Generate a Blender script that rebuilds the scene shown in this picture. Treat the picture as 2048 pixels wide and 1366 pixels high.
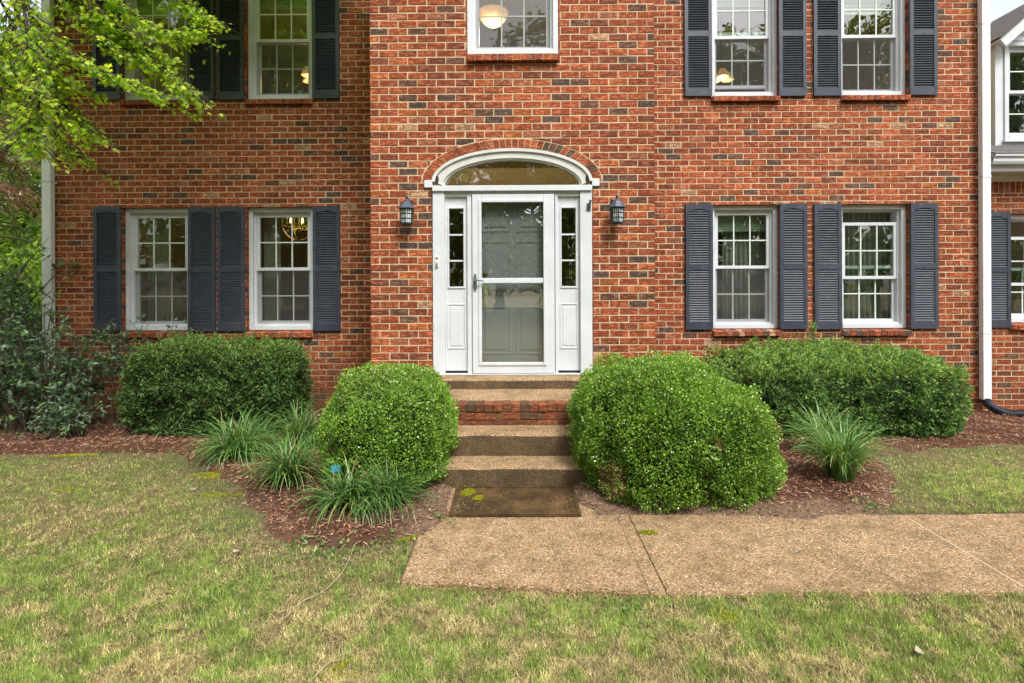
import bpy, math, random
import numpy as np
from mathutils import Matrix, Vector

random.seed(7)
RNG = np.random.default_rng(11)
R = math.radians
scene = bpy.context.scene
for o in list(bpy.data.objects):
    bpy.data.objects.remove(o, do_unlink=True)
COL = scene.collection

# ------------------------------------------------------------------ camera
cam_data = bpy.data.cameras.new('camera')
cam = bpy.data.objects.new('camera', cam_data)
COL.objects.link(cam)
scene.camera = cam
cam_data.sensor_width = 36.0
cam_data.lens = 1050.0 / 2048.0 * 36.0
cam_data.shift_y = -112.0 / 2048.0
cam_data.clip_start = 0.05
cam_data.clip_end = 1000.0
CAM = Vector((0.0, -7.17, 1.63))
cam.matrix_world = (Matrix.Translation(CAM) @ Matrix.Rotation(R(0.43), 4, 'Z')
                    @ Matrix.Rotation(R(90), 4, 'X') @ Matrix.Rotation(R(-0.225), 4, 'Z'))
scene.render.resolution_x = 1024
scene.render.resolution_y = 683

# ------------------------------------------------------------------ sky, sun, exposure
SUN_EL, SUN_AZ = R(54), R(152)       # azimuth clockwise from +Y (north): the sun stands behind and right of the camera
world = bpy.data.worlds.new('World')
scene.world = world
world.use_nodes = True
wn = world.node_tree
wn.nodes.clear()
sky = wn.nodes.new('ShaderNodeTexSky')
sky.sky_type = 'NISHITA'
sky.sun_disc = False
sky.sun_elevation = SUN_EL
sky.sun_rotation = SUN_AZ
sky.air_density = 1.0
sky.dust_density = 4.0
hs = wn.nodes.new('ShaderNodeHueSaturation')
hs.inputs['Saturation'].default_value = 0.30     # thin even cloud: nearly white
bg = wn.nodes.new('ShaderNodeBackground')
bg.inputs['Strength'].default_value = 0.15
wo = wn.nodes.new('ShaderNodeOutputWorld')
wn.links.new(sky.outputs[0], hs.inputs['Color'])
wn.links.new(hs.outputs[0], bg.inputs['Color'])
wn.links.new(bg.outputs[0], wo.inputs['Surface'])
sd = bpy.data.lights.new('sun', 'SUN')
sd.energy = 1.5
sd.angle = R(11)
sd.color = (1.0, 0.98, 0.95)
sun = bpy.data.objects.new('sun', sd)
COL.objects.link(sun)
sdir = Vector((math.sin(SUN_AZ) * math.cos(SUN_EL), math.cos(SUN_AZ) * math.cos(SUN_EL), math.sin(SUN_EL)))
sun.rotation_euler = sdir.to_track_quat('Z', 'Y').to_euler()
sun.location = (6, -14, 12)
scene.view_settings.view_transform = 'Standard'
scene.view_settings.look = 'None'
scene.view_settings.gamma = 1.0
scene.view_settings.use_curve_mapping = False
scene.view_settings.exposure = 1.16

# ------------------------------------------------------------------ helpers
def tag(o, label=None, cat=None, group=None, kind=None):
    if label: o['label'] = label
    if cat: o['category'] = cat
    if group: o['group'] = group
    if kind: o['kind'] = kind
    return o

def link(o, parent=None):
    COL.objects.link(o)
    if parent is not None: o.parent = parent
    return o

def empty(name, loc=(0, 0, 0), parent=None):
    o = bpy.data.objects.new(name, None)
    o.empty_display_size = 0.1
    o.location = loc
    return link(o, parent)

def P(px, py, d):
    """a point d metres in front of the camera's standpoint, on the sight line of a photograph position"""
    return np.array([(px - 1032) * d / 1050.0, d - 7.17, 1.63 + (571 - py) * d / 1050.0])

class MB:
    def __init__(s): s.v, s.f, s.m, s.r = [], [], [], []
    def add(s, vs, fs, mi=0, rnd=None):
        b = len(s.v)
        s.v += [tuple(v) for v in vs]
        s.f += [tuple(i + b for i in f) for f in fs]
        s.m += [mi] * len(fs)
        s.r += [rnd if rnd is not None else 0.0] * len(vs)
        return s
    def box(s, x0, x1, y0, y1, z0, z1, mi=0, rnd=None):
        vs = [(x0, y0, z0), (x1, y0, z0), (x1, y1, z0), (x0, y1, z0), (x0, y0, z1), (x1, y0, z1), (x1, y1, z1), (x0, y1, z1)]
        return s.add(vs, [(0, 3, 2, 1), (4, 5, 6, 7), (0, 1, 5, 4), (1, 2, 6, 5), (2, 3, 7, 6), (3, 0, 4, 7)], mi, rnd)
    def rbox(s, c, size, rot, mi=0, rnd=None):
        m = Matrix.Translation(c) @ rot.to_4x4()
        hx, hy, hz = size[0] / 2, size[1] / 2, size[2] / 2
        vs = [m @ Vector((sx * hx, sy * hy, sz * hz)) for sz in (-1, 1) for sx, sy in ((-1, -1), (1, -1), (1, 1), (-1, 1))]
        return s.add(vs, [(0, 3, 2, 1), (4, 5, 6, 7), (0, 1, 5, 4), (1, 2, 6, 5), (2, 3, 7, 6), (3, 0, 4, 7)], mi, rnd)
    def prism(s, poly, y0, y1, mi=0):
        """polygon in XZ (counter-clockwise seen from -Y) extruded along Y"""
        n = len(poly)
        vs = [(x, y0, z) for x, z in poly] + [(x, y1, z) for x, z in poly]
        fs = [tuple(range(n)), tuple(range(2 * n - 1, n - 1, -1))] + [(i, i + n, (i + 1) % n + n, (i + 1) % n) for i in range(n)]
        return s.add(vs, fs, mi)
    def tube(s, pts, rad, sides=6, mi=0, cap=True):
        pts = [Vector(p) for p in pts]
        if not hasattr(rad, '__len__'): rad = [rad] * len(pts)
        vs, fs = [], []
        for i, p in enumerate(pts):
            t = (pts[min(i + 1, len(pts) - 1)] - pts[max(i - 1, 0)]).normalized()
            a = t.cross(Vector((0.13, 0.31, 0.94)))
            if a.length < 1e-3: a = t.cross(Vector((1, 0, 0)))
            a.normalize(); b = t.cross(a)
            for k in range(sides):
                q = 2 * math.pi * k / sides
                vs.append(p + (a * math.cos(q) + b * math.sin(q)) * rad[i])
        for i in range(len(pts) - 1):
            for k in range(sides):
                k2 = (k + 1) % sides
                fs.append((i * sides + k, i * sides + k2, (i + 1) * sides + k2, (i + 1) * sides + k))
        if cap:
            fs.append(tuple(range(sides - 1, -1, -1)))
            fs.append(tuple((len(pts) - 1) * sides + k for k in range(sides)))
        return s.add(vs, fs, mi)
    def lathe(s, prof, c=(0, 0, 0), sides=16, mi=0):
        vs, fs = [], []
        for r, z in prof:
            for k in range(sides):
                q = 2 * math.pi * (k + .5) / sides
                vs.append((c[0] + r * math.cos(q), c[1] + r * math.sin(q), c[2] + z))
        for i in range(len(prof) - 1):
            for k in range(sides):
                k2 = (k + 1) % sides
                fs.append((i * sides + k, i * sides + k2, (i + 1) * sides + k2, (i + 1) * sides + k))
        return s.add(vs, fs, mi)
    def mesh(s, name, mats, smooth=False, rnd=False):
        me = bpy.data.meshes.new(name)
        me.from_pydata(s.v, [], s.f)
        for m in (mats if isinstance(mats, (list, tuple)) else [mats]): me.materials.append(m)
        me.polygons.foreach_set('material_index', s.m)
        if rnd:
            a = me.attributes.new('rnd', 'FLOAT', 'POINT')
            a.data.foreach_set('value', np.array(s.r, dtype=np.float32))
        if smooth: me.polygons.foreach_set('use_smooth', [True] * len(s.f))
        me.update()
        return me
    def build(s, name, mats, parent=None, smooth=False, rnd=False, loc=None, bevel=0):
        o = bpy.data.objects.new(name, s.mesh(name, mats, smooth, rnd))
        if loc is not None: o.location = loc
        if bevel:
            md = o.modifiers.new('bevel', 'BEVEL'); md.width = bevel; md.segments = 2
            md.limit_method = 'ANGLE'; md.angle_limit = R(40)
        return link(o, parent)

def npmesh(name, V, F, mat, col=None, parent=None, smooth=False):
    """V (n,3) float, F (m,k) int with constant k"""
    me = bpy.data.meshes.new(name)
    n, m, k = len(V), len(F), F.shape[1]
    me.vertices.add(n); me.vertices.foreach_set('co', np.ascontiguousarray(V, dtype=np.float32).ravel())
    me.loops.add(m * k); me.loops.foreach_set('vertex_index', np.ascontiguousarray(F, dtype=np.int32).ravel())
    me.polygons.add(m)
    me.polygons.foreach_set('loop_start', np.arange(0, m * k, k, dtype=np.int32))
    if smooth: me.polygons.foreach_set('use_smooth', np.ones(m, dtype=bool))
    me.materials.append(mat)
    me.update(calc_edges=True)
    if col is not None:
        a = me.color_attributes.new('col', 'FLOAT_COLOR', 'POINT')
        c4 = np.ones((n, 4), dtype=np.float32); c4[:, :3] = col
        a.data.foreach_set('color', c4.ravel())
    return link(bpy.data.objects.new(name, me), parent)

def hash3(i, j, k, seed):
    n = (i.astype(np.int64) * 374761393 + j.astype(np.int64) * 668265263 + k.astype(np.int64) * 2147483647 + seed * 1274126177) & 0xffffffff
    n = ((n ^ (n >> 13)) * 1274126177) & 0xffffffff
    n = ((n ^ (n >> 16)) * 2246822519) & 0xffffffff
    return ((n ^ (n >> 15)) & 0xffffff) / float(0xffffff)

def vnoise(Q, scale, seed=0):
    """value noise, 0..1"""
    Q = np.atleast_2d(np.asarray(Q, dtype=float)) * scale
    if Q.shape[1] == 2: Q = np.c_[Q, np.zeros(len(Q))]
    I = np.floor(Q).astype(np.int64); f = Q - I
    f = f * f * (3 - 2 * f)
    out = 0
    for dx in (0, 1):
        for dy in (0, 1):
            for dz in (0, 1):
                w = (f[:, 0] if dx else 1 - f[:, 0]) * (f[:, 1] if dy else 1 - f[:, 1]) * (f[:, 2] if dz else 1 - f[:, 2])
                out = out + w * hash3(I[:, 0] + dx, I[:, 1] + dy, I[:, 2] + dz, seed)
    return out

def fnoise(Q, scale, seed=0, octv=3):
    s, a, t = 0, 1.0, 0
    for k in range(octv):
        s = s + a * vnoise(Q, scale * 2 ** k, seed + k * 17); t += a; a *= .5
    return s / t

# ------------------------------------------------------------------ materials
def new_mat(name):
    m = bpy.data.materials.new(name); m.use_nodes = True
    nt = m.node_tree; nt.nodes.clear()
    out = nt.nodes.new('ShaderNodeOutputMaterial')
    return m, nt, out

def nd(nt, typ, inp=None, **props):
    n = nt.nodes.new(typ)
    for k, v in props.items(): setattr(n, k, v)
    for k, v in (inp or {}).items():
        if isinstance(v, bpy.types.NodeSocket): nt.links.new(v, n.inputs[k])
        else: n.inputs[k].default_value = v
    return n

def ramp(nt, fac, stops, interp='LINEAR'):
    n = nt.nodes.new('ShaderNodeValToRGB'); cr = n.color_ramp; cr.interpolation = interp
    while len(cr.elements) > 1: cr.elements.remove(cr.elements[-1])
    for i, (p, c) in enumerate(stops):
        e = cr.elements[0] if i == 0 else cr.elements.new(p)
        e.position = p; e.color = (*c, 1) if len(c) == 3 else c
    nt.links.new(fac, n.inputs[0])
    return n.outputs[0]

def mixc(nt, fac, a, b, mode='MIX'):
    n = nt.nodes.new('ShaderNodeMix'); n.data_type = 'RGBA'; n.blend_type = mode
    for idx, v in ((0, fac), (6, a), (7, b)):
        if isinstance(v, bpy.types.NodeSocket): nt.links.new(v, n.inputs[idx])
        elif idx == 0: n.inputs[0].default_value = v
        else: n.inputs[idx].default_value = (*v, 1)
    return n.outputs[2]

def math_(nt, op, a, b=None):
    n = nt.nodes.new('ShaderNodeMath'); n.operation = op
    for i, v in enumerate((a, b)):
        if v is None: continue
        if isinstance(v, bpy.types.NodeSocket): nt.links.new(v, n.inputs[i])
        else: n.inputs[i].default_value = v
    return n.outputs[0]

def coords(nt, kind='pos'):
    if kind == 'pos': return nd(nt, 'ShaderNodeNewGeometry').outputs['Position']
    return nd(nt, 'ShaderNodeTexCoord').outputs['Object']

def noise(nt, vec, scale, detail=3, rough=.55):
    return nd(nt, 'ShaderNodeTexNoise', {'Vector': vec, 'Scale': scale, 'Detail': detail, 'Roughness': rough}).outputs[0]

def principled(nt, out, base, rough=.6, spec=.4, normal=None, **kw):
    b = nd(nt, 'ShaderNodeBsdfPrincipled', {'Base Color': base if isinstance(base, bpy.types.NodeSocket) else (*base, 1),
                                            'Roughness': rough, 'Specular IOR Level': spec})
    if normal is not None: nt.links.new(normal, b.inputs['Normal'])
    for k, v in kw.items(): b.inputs[k.replace('_', ' ')].default_value = v
    nt.links.new(b.outputs[0], out.inputs[0])
    return b

def bump(nt, h, strength=.4, dist=.01):
    return nd(nt, 'ShaderNodeBump', {'Height': h, 'Strength': strength, 'Distance': dist}).outputs[0]

def simple(name, base, rough=.5, spec=.4, var=.12, scale=6, bmp=0, bscale=60, **kw):
    """painted / plain surface with slight unevenness and a little grime"""
    m, nt, out = new_mat(name)
    p = coords(nt)
    n = noise(nt, p, scale, 5, .6)
    lo = tuple(c * (1 - var) for c in base); hi = tuple(min(1, c * (1 + var * .6)) for c in base)
    c = ramp(nt, n, [(.3, lo), (.7, hi)])
    nm = bump(nt, noise(nt, p, bscale, 3), bmp, .004) if bmp else None
    principled(nt, out, c, rough, spec, nm, **kw)
    return m

def brick_mat(name='red_clay_brick', grime=0.0):
    m, nt, out = new_mat(name)
    at = nd(nt, 'ShaderNodeAttribute', attribute_name='rnd').outputs['Fac']
    oi = nd(nt, 'ShaderNodeObjectInfo').outputs['Random']
    v = math_(nt, 'FRACT', math_(nt, 'ADD', at, oi))
    v2 = math_(nt, 'FRACT', math_(nt, 'MULTIPLY', v, 37.7))
    base = ramp(nt, v, [(0, (.150, .100, .080)), (.05, (.20, .105, .072)), (.09, (.29, .092, .050)), (.22, (.39, .104, .046)),
                        (.42, (.45, .122, .050)), (.60, (.48, .140, .058)), (.76, (.41, .110, .050)), (.87, (.52, .160, .060)),
                        (.925, (.56, .180, .055)), (.945, (.46, .180, .100)), (.982, (.55, .34, .20))], 'CONSTANT')
    base = mixc(nt, .8, base, ramp(nt, v2, [(0, (.80, .80, .80)), (1, (1.16, 1.14, 1.12))]), 'MULTIPLY')
    p = coords(nt)
    off = nd(nt, 'ShaderNodeVectorMath', {0: p, 1: nd(nt, 'ShaderNodeCombineXYZ', {'Y': math_(nt, 'MULTIPLY', v, 3.0)}).outputs[0]}, operation='ADD').outputs[0]
    # rolled "bark" face: wavy dark creases along the brick, paler dusty smears
    mp = nd(nt, 'ShaderNodeMapping', {'Vector': off, 'Scale': (11, 11, 34)}).outputs[0]
    n1 = noise(nt, mp, 1.0, 4, .65)
    crease = ramp(nt, n1, [(.38, (1.12, 1.12, 1.12)), (.47, (.30, .25, .23)), (.52, (.34, .28, .26)), (.62, (1.1, 1.1, 1.1))])
    base = mixc(nt, .85, base, crease, 'MULTIPLY')
    n2 = noise(nt, off, 17, 4, .6)
    base = mixc(nt, ramp(nt, n2, [(.57, (0, 0, 0)), (.80, (.5, .5, .5))]), base, (.54, .29, .17))
    n3 = noise(nt, off, 130, 2, .6)
    base = mixc(nt, .55, base, ramp(nt, n3, [(.3, (.6, .6, .6)), (.7, (1.3, 1.3, 1.3))]), 'MULTIPLY')
    base = mixc(nt, 1.0, base, ramp(nt, noise(nt, p, .9, 5, .6), [(.3, (.74, .72, .70)), (.7, (1.14, 1.14, 1.14))]), 'MULTIPLY')
    # green-black algae film near the ground, left of the entrance
    sx = nd(nt, 'ShaderNodeSeparateXYZ', {0: p})
    zz = nd(nt, 'ShaderNodeMapRange', {'Value': sx.outputs['Z'], 'From Min': .1, 'From Max': .85, 'To Min': .75, 'To Max': 0}).outputs[0]
    xx = nd(nt, 'ShaderNodeMapRange', {'Value': sx.outputs['X'], 'From Min': -2.0, 'From Max': -1.5, 'To Min': 1, 'To Max': .15}).outputs[0]
    alg = math_(nt, 'MULTIPLY', math_(nt, 'MULTIPLY', zz, xx), ramp(nt, noise(nt, p, 5, 4), [(.3, (.2, .2, .2)), (.6, (1, 1, 1))]))
    base = mixc(nt, alg, base, (.055, .045, .018))
    if grime: base = mixc(nt, ramp(nt, noise(nt, p, 9, 5, .65), [(.3, (.15, .15, .15)), (.65, (grime,) * 3)]), base, (.075, .045, .022))
    h = math_(nt, 'ADD', math_(nt, 'MULTIPLY', n1, .8), math_(nt, 'MULTIPLY', n3, .4))
    principled(nt, out, base, .88, .2, bump(nt, h, .9, .008))
    return m

def mortar_mat():
    m, nt, out = new_mat('tan_mortar')
    p = coords(nt)
    n = noise(nt, p, 9, 5, .65)
    c = ramp(nt, n, [(.25, (.36, .265, .155)), (.5, (.53, .405, .255)), (.75, (.66, .53, .36))])
    sx = nd(nt, 'ShaderNodeSeparateXYZ', {0: p})
    zz = nd(nt, 'ShaderNodeMapRange', {'Value': sx.outputs['Z'], 'From Min': .1, 'From Max': .9, 'To Min': .8, 'To Max': 0}).outputs[0]
    xx = nd(nt, 'ShaderNodeMapRange', {'Value': sx.outputs['X'], 'From Min': -2.0, 'From Max': -1.5, 'To Min': 1, 'To Max': .2}).outputs[0]
    c = mixc(nt, math_(nt, 'MULTIPLY', zz, xx), c, (.07, .055, .025))
    principled(nt, out, c, .95, .1, bump(nt, noise(nt, p, 180, 2), .6, .004))
    return m

def aggregate_mat(name, dirt=0.0):
    m, nt, out = new_mat(name)
    p = coords(nt)
    vo = nd(nt, 'ShaderNodeTexVoronoi', {'Vector': p, 'Scale': 120.0, 'Randomness': 1.0})
    wn_ = nd(nt, 'ShaderNodeSeparateColor', {0: vo.outputs['Color']})
    c = ramp(nt, wn_.outputs[0], [(0, (.20, .125, .075)), (.12, (.36, .235, .135)), (.35, (.46, .31, .185)), (.6, (.53, .38, .25)),
                                  (.78, (.44, .275, .165)), (.9, (.62, .50, .37)), (.97, (.72, .64, .55))], 'CONSTANT')
    edge = ramp(nt, vo.outputs['Distance'], [(.3, (1, 1, 1)), (.7, (.55, .50, .42))])
    c = mixc(nt, .85, c, edge, 'MULTIPLY')
    big = noise(nt, p, 2.2, 5, .62)
    c = mixc(nt, .6, c, ramp(nt, big, [(.3, (.50, .46, .40)), (.52, (.90, .88, .86)), (.75, (1.06, 1.04, 1.02))]), 'MULTIPLY')
    st = noise(nt, p, 6.5, 5, .7)
    c = mixc(nt, math_(nt, 'MULTIPLY', ramp(nt, st, [(.46, (0, 0, 0)), (.68, (1, 1, 1))]), .62), c, (.10, .075, .04))
    c = mixc(nt, 1.0, c, (.95, .94, .86), 'MULTIPLY')
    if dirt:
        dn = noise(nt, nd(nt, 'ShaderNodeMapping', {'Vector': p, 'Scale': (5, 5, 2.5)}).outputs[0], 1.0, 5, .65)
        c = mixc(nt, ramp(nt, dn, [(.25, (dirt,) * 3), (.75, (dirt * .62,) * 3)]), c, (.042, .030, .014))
    h = math_(nt, 'SUBTRACT', 1.0, vo.outputs['Distance'])
    principled(nt, out, c, .82, .25, bump(nt, h, .8, .006))
    return m

def leaf_mat(name, rough=.45, trans=.3, spec=.35, glow=1.0):
    m, nt, out = new_mat(name)
    at = nd(nt, 'ShaderNodeAttribute', attribute_name='col').outputs['Color']
    b = nd(nt, 'ShaderNodeBsdfPrincipled', {'Base Color': at, 'Roughness': rough, 'Specular IOR Level': spec})
    if trans:
        t = nd(nt, 'ShaderNodeBsdfTranslucent', {'Color': mixc(nt, 1.0, at, (1.5 * glow, 1.6 * glow, .75 * glow), 'MULTIPLY')})
        mx = nd(nt, 'ShaderNodeMixShader', {0: trans, 1: b.outputs[0], 2: t.outputs[0]})
        nt.links.new(mx.outputs[0], out.inputs[0])
    else:
        nt.links.new(b.outputs[0], out.inputs[0])
    return m

def bark_mat(name, a, b):
    m, nt, out = new_mat(name)
    p = coords(nt)
    n = noise(nt, nd(nt, 'ShaderNodeMapping', {'Vector': p, 'Scale': (30, 30, 6)}).outputs[0], 1.0, 5)
    principled(nt, out, ramp(nt, n, [(.3, a), (.7, b)]), .9, .15, bump(nt, n, .8, .01))
    return m

def glass_mat(name, tint=(.86, .92, .89), boost=2.0):
    m, nt, out = new_mat(name)
    p = coords(nt)
    nb = bump(nt, noise(nt, p, 2.6, 2), .035, .05)
    fc = nd(nt, 'ShaderNodeLayerWeight', {'Blend': .5}).outputs['Facing']
    fac = nd(nt, 'ShaderNodeMath', {0: math_(nt, 'MULTIPLY', math_(nt, 'POWER', fc, 5.0), .9), 1: .043 * boost}, operation='ADD', use_clamp=True).outputs[0]
    tr = nd(nt, 'ShaderNodeBsdfTransparent', {'Color': (*tint, 1)})
    gl = nd(nt, 'ShaderNodeBsdfGlossy', {'Roughness': 0.0, 'Normal': nb, 'Color': (1, 1, 1, 1)})
    mx = nd(nt, 'ShaderNodeMixShader', {0: fac, 1: tr.outputs[0], 2: gl.outputs[0]})
    nt.links.new(mx.outputs[0], out.inputs[0])
    return m

def screen_mat():
    m, nt, out = new_mat('insect_screen_mesh')
    tr = nd(nt, 'ShaderNodeBsdfTransparent')
    df = nd(nt, 'ShaderNodeBsdfDiffuse', {'Color': (.09, .09, .09, 1)})
    mx = nd(nt, 'ShaderNodeMixShader', {0: .34, 1: tr.outputs[0], 2: df.outputs[0]})
    nt.links.new(mx.outputs[0], out.inputs[0])
    return m

def emit_mat(name, col, strength):
    m, nt, out = new_mat(name)
    e = nd(nt, 'ShaderNodeEmission', {'Color': (*col, 1), 'Strength': strength})
    nt.links.new(e.outputs[0], out.inputs[0])
    return m

def shutter_mat():
    m, nt, out = new_mat('slate_blue_shutter_vinyl')
    p = coords(nt)
    g = noise(nt, nd(nt, 'ShaderNodeMapping', {'Vector': p, 'Scale': (60, 60, 5)}).outputs[0], 1.0, 4)
    n = noise(nt, p, 3.0, 5, .6)
    c = ramp(nt, n, [(.3, (.029, .036, .053)), (.7, (.042, .051, .073))])
    fl = noise(nt, nd(nt, 'ShaderNodeMapping', {'Vector': p, 'Scale': (14, 14, 70)}).outputs[0], 1.0, 3)
    c = mixc(nt, ramp(nt, fl, [(.74, (0, 0, 0)), (.80, (.45, .45, .45))]), c, (.25, .24, .22))
    oi = nd(nt, 'ShaderNodeObjectInfo').outputs['Random']
    c = mixc(nt, 1.0, c, ramp(nt, oi, [(0, (.85, .86, .88)), (1, (1.2, 1.17, 1.12))]), 'MULTIPLY')
    dust = noise(nt, p, 11, 5, .7)
    c = mixc(nt, ramp(nt, dust, [(.5, (0, 0, 0)), (.75, (.35, .35, .35))]), c, (.14, .14, .14))
    principled(nt, out, c, .45, .5, bump(nt, g, .25, .003))
    return m

def lawn_mat():
    m, nt, out = new_mat('patchy_lawn_soil')
    p = coords(nt)
    n = noise(nt, p, 1.6, 6, .65); n2 = noise(nt, p, 28, 5, .7); n3 = noise(nt, p, 140, 2)
    c = ramp(nt, n2, [(.28, (.06, .042, .026)), (.5, (.15, .11, .06)), (.72, (.28, .21, .12))])
    g = ramp(nt, n2, [(.3, (.05, .06, .018)), (.7, (.15, .17, .06))])
    c = mixc(nt, ramp(nt, n, [(.45, (0, 0, 0)), (.62, (.7, .7, .7))]), c, g)
    principled(nt, out, c, .95, .1, bump(nt, math_(nt, 'ADD', n2, n3), .8, .02))
    return m

def mulch_mat():
    m, nt, out = new_mat('shredded_bark_mulch')
    p = coords(nt)
    n = noise(nt, p, 40, 5, .7); n2 = noise(nt, p, 3, 4)
    c = ramp(nt, n, [(.3, (.030, .015, .010)), (.5, (.095, .043, .027)), (.72, (.19, .095, .06))])
    c = mixc(nt, .6, c, ramp(nt, n2, [(.3, (.6, .6, .6)), (.7, (1.2, 1.15, 1.1))]), 'MULTIPLY')
    soil = ramp(nt, noise(nt, p, 60, 5, .7), [(.3, (.075, .050, .032)), (.5, (.17, .115, .075)), (.75, (.30, .215, .145))])
    c = mixc(nt, nd(nt, 'ShaderNodeSeparateColor', {0: nd(nt, 'ShaderNodeAttribute', attribute_name='col').outputs['Color']}).outputs[0], c, soil)
    principled(nt, out, c, .95, .1, bump(nt, n, 1.0, .02))
    return m

def mat_mat():
    m, nt, out = new_mat('worn_brown_coir')
    p = coords(nt, 'obj')
    n = noise(nt, p, 4.5, 5, .65); n2 = noise(nt, p, 260, 2)
    c = ramp(nt, n, [(.3, (.030, .020, .010)), (.5, (.070, .043, .020)), (.72, (.15, .085, .036))])
    c = mixc(nt, .6, c, ramp(nt, n2, [(.3, (.5, .5, .5)), (.7, (1.5, 1.5, 1.5))]), 'MULTIPLY')
    sp = noise(nt, p, 75, 1)
    c = mixc(nt, ramp(nt, sp, [(.80, (0, 0, 0)), (.83, (.7, .7, .7))]), c, (.55, .45, .34))
    principled(nt, out, c, .95, .1, bump(nt, n2, .9, .006))
    return m

M = dict(
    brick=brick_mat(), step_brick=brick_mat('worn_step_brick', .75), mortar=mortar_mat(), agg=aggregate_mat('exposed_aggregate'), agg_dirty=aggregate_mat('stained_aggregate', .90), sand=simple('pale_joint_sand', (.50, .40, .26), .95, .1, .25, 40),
    white=simple('white_trim_paint', (.56, .585, .605), .42, .4, .10, 3),
    pvc=simple('bright_white_downspout', (.74, .75, .74), .4, .4, .05, 4),
    cream=simple('weathered_white_trim', (.55, .56, .52), .5, .35, .12, 5),
    grille=simple('grille_white', (.62, .68, .63), .4, .4, .04, 4),
    shutter=shutter_mat(), glass=glass_mat('window_glass', (.60, .68, .60), 3.6), storm_glass=glass_mat('storm_glass', (.58, .61, .57), 7.0),
    screen=screen_mat(), lawn=lawn_mat(), mulch=mulch_mat(), mat=mat_mat(),
    blade=leaf_mat('grass_blade', .6, .3, .2), box_leaf=leaf_mat('boxwood_leaf', .32, .22, .5), yew_leaf=leaf_mat('yew_needle', .45, .2, .35),
    lir_leaf=leaf_mat('strap_leaf', .35, .25, .5), maple_leaf=leaf_mat('maple_leaf', .45, .62, .3, 1.25), shrub_leaf=leaf_mat('shrub_leaf', .42, .25, .4),
    tree_leaf=leaf_mat('tree_leaf', .5, .4, .3), chip=leaf_mat('bark_chip', .9, 0, .15), moss=leaf_mat('moss_tuft', .9, .2, .1),
    bark=bark_mat('grey_brown_bark', (.035, .026, .018), (.12, .09, .065)), twig=bark_mat('pale_dry_twig', (.26, .20, .13), (.44, .36, .26)),
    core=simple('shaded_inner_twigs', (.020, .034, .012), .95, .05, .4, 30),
    black=simple('black_metal', (.018, .024, .036), .42, .5, .3, 30), lantern_roof=simple('blue_black_metal', (.055, .068, .10), .45, .5, .3, 40),
    frosted=simple('frosted_lantern_glass', (.60, .66, .62), .3, .5, .12, 30),
    pipe=simple('black_corrugated_plastic', (.022, .026, .036), .45, .45, .2, 10), iron=simple('pewter_hardware', (.10, .13, .13), .35, .6, .2, 30),
    shingle=simple('grey_asphalt_shingle', (.13, .12, .115), .95, .1, .45, 40, .7, 160), siding=simple('almond_vinyl_siding', (.56, .48, .42), .6, .3, .06, 5),
    soffit=simple('cream_soffit', (.58, .56, .46), .6, .3, .06, 5),
    room=simple('warm_room_paint', (.30, .235, .15), .8, .2, .1, 2), wood=simple('dark_floor_wood', (.10, .055, .03), .5, .4, .3, 6),
    curtain=simple('cream_curtain_cloth', (.46, .41, .31), .9, .1, .1, 8), sheer=simple('grey_curtain_cloth', (.33, .32, .29), .9, .1, .1, 8),
    blind=simple('pale_blind_cloth', (.60, .66, .56), .85, .1, .05, 8), shade=simple('parchment_lampshade', (.62, .44, .26), .8, .1, .1, 9),
    bulb=emit_mat('lit_bulb', (1.0, .62, .26), 5.0), lampglass=simple('lit_lamp_glass', (.8, .62, .40), .35, .5, .1, 12, Emission_Color=(1.0, .50, .15, 1), Emission_Strength=.30), brass=simple('aged_brass', (.36, .22, .08), .35, .6, .1, 20, Metallic=.7),
    blue=simple('blue_plastic_tag', (.03, .25, .42), .4, .5, .05, 20), plate=simple('ivory_plastic', (.70, .66, .55), .4, .4, .05, 20),
    dark=simple('dark_gap', (.03, .028, .026), .8, .2, .2, 20),
)

# ------------------------------------------------------------------ ground shape
def sstep(a, b, x):
    t = np.clip((x - a) / (b - a), 0, 1)
    return t * t * (3 - 2 * t)

def gz(x, y):
    """ground height: the yard falls slightly towards the house"""
    x = np.asarray(x, float); y = np.asarray(y, float)
    return -0.12 * sstep(-3.3, -0.2, y) - 0.03 * sstep(3.0, 7.0, np.abs(x))

def kerb_drop(x, y):
    x = np.asarray(x, float); y = np.asarray(y, float)
    f = -4.27 - .10 * sstep(-.6, .8, x) - .012 * np.maximum(0, x - .8)
    return .036 * sstep(.34, .04, np.abs(y - f + .02)) * sstep(-.75, -.5, x) * (1 - .75 * sstep(.5, 1.5, x))

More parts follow.
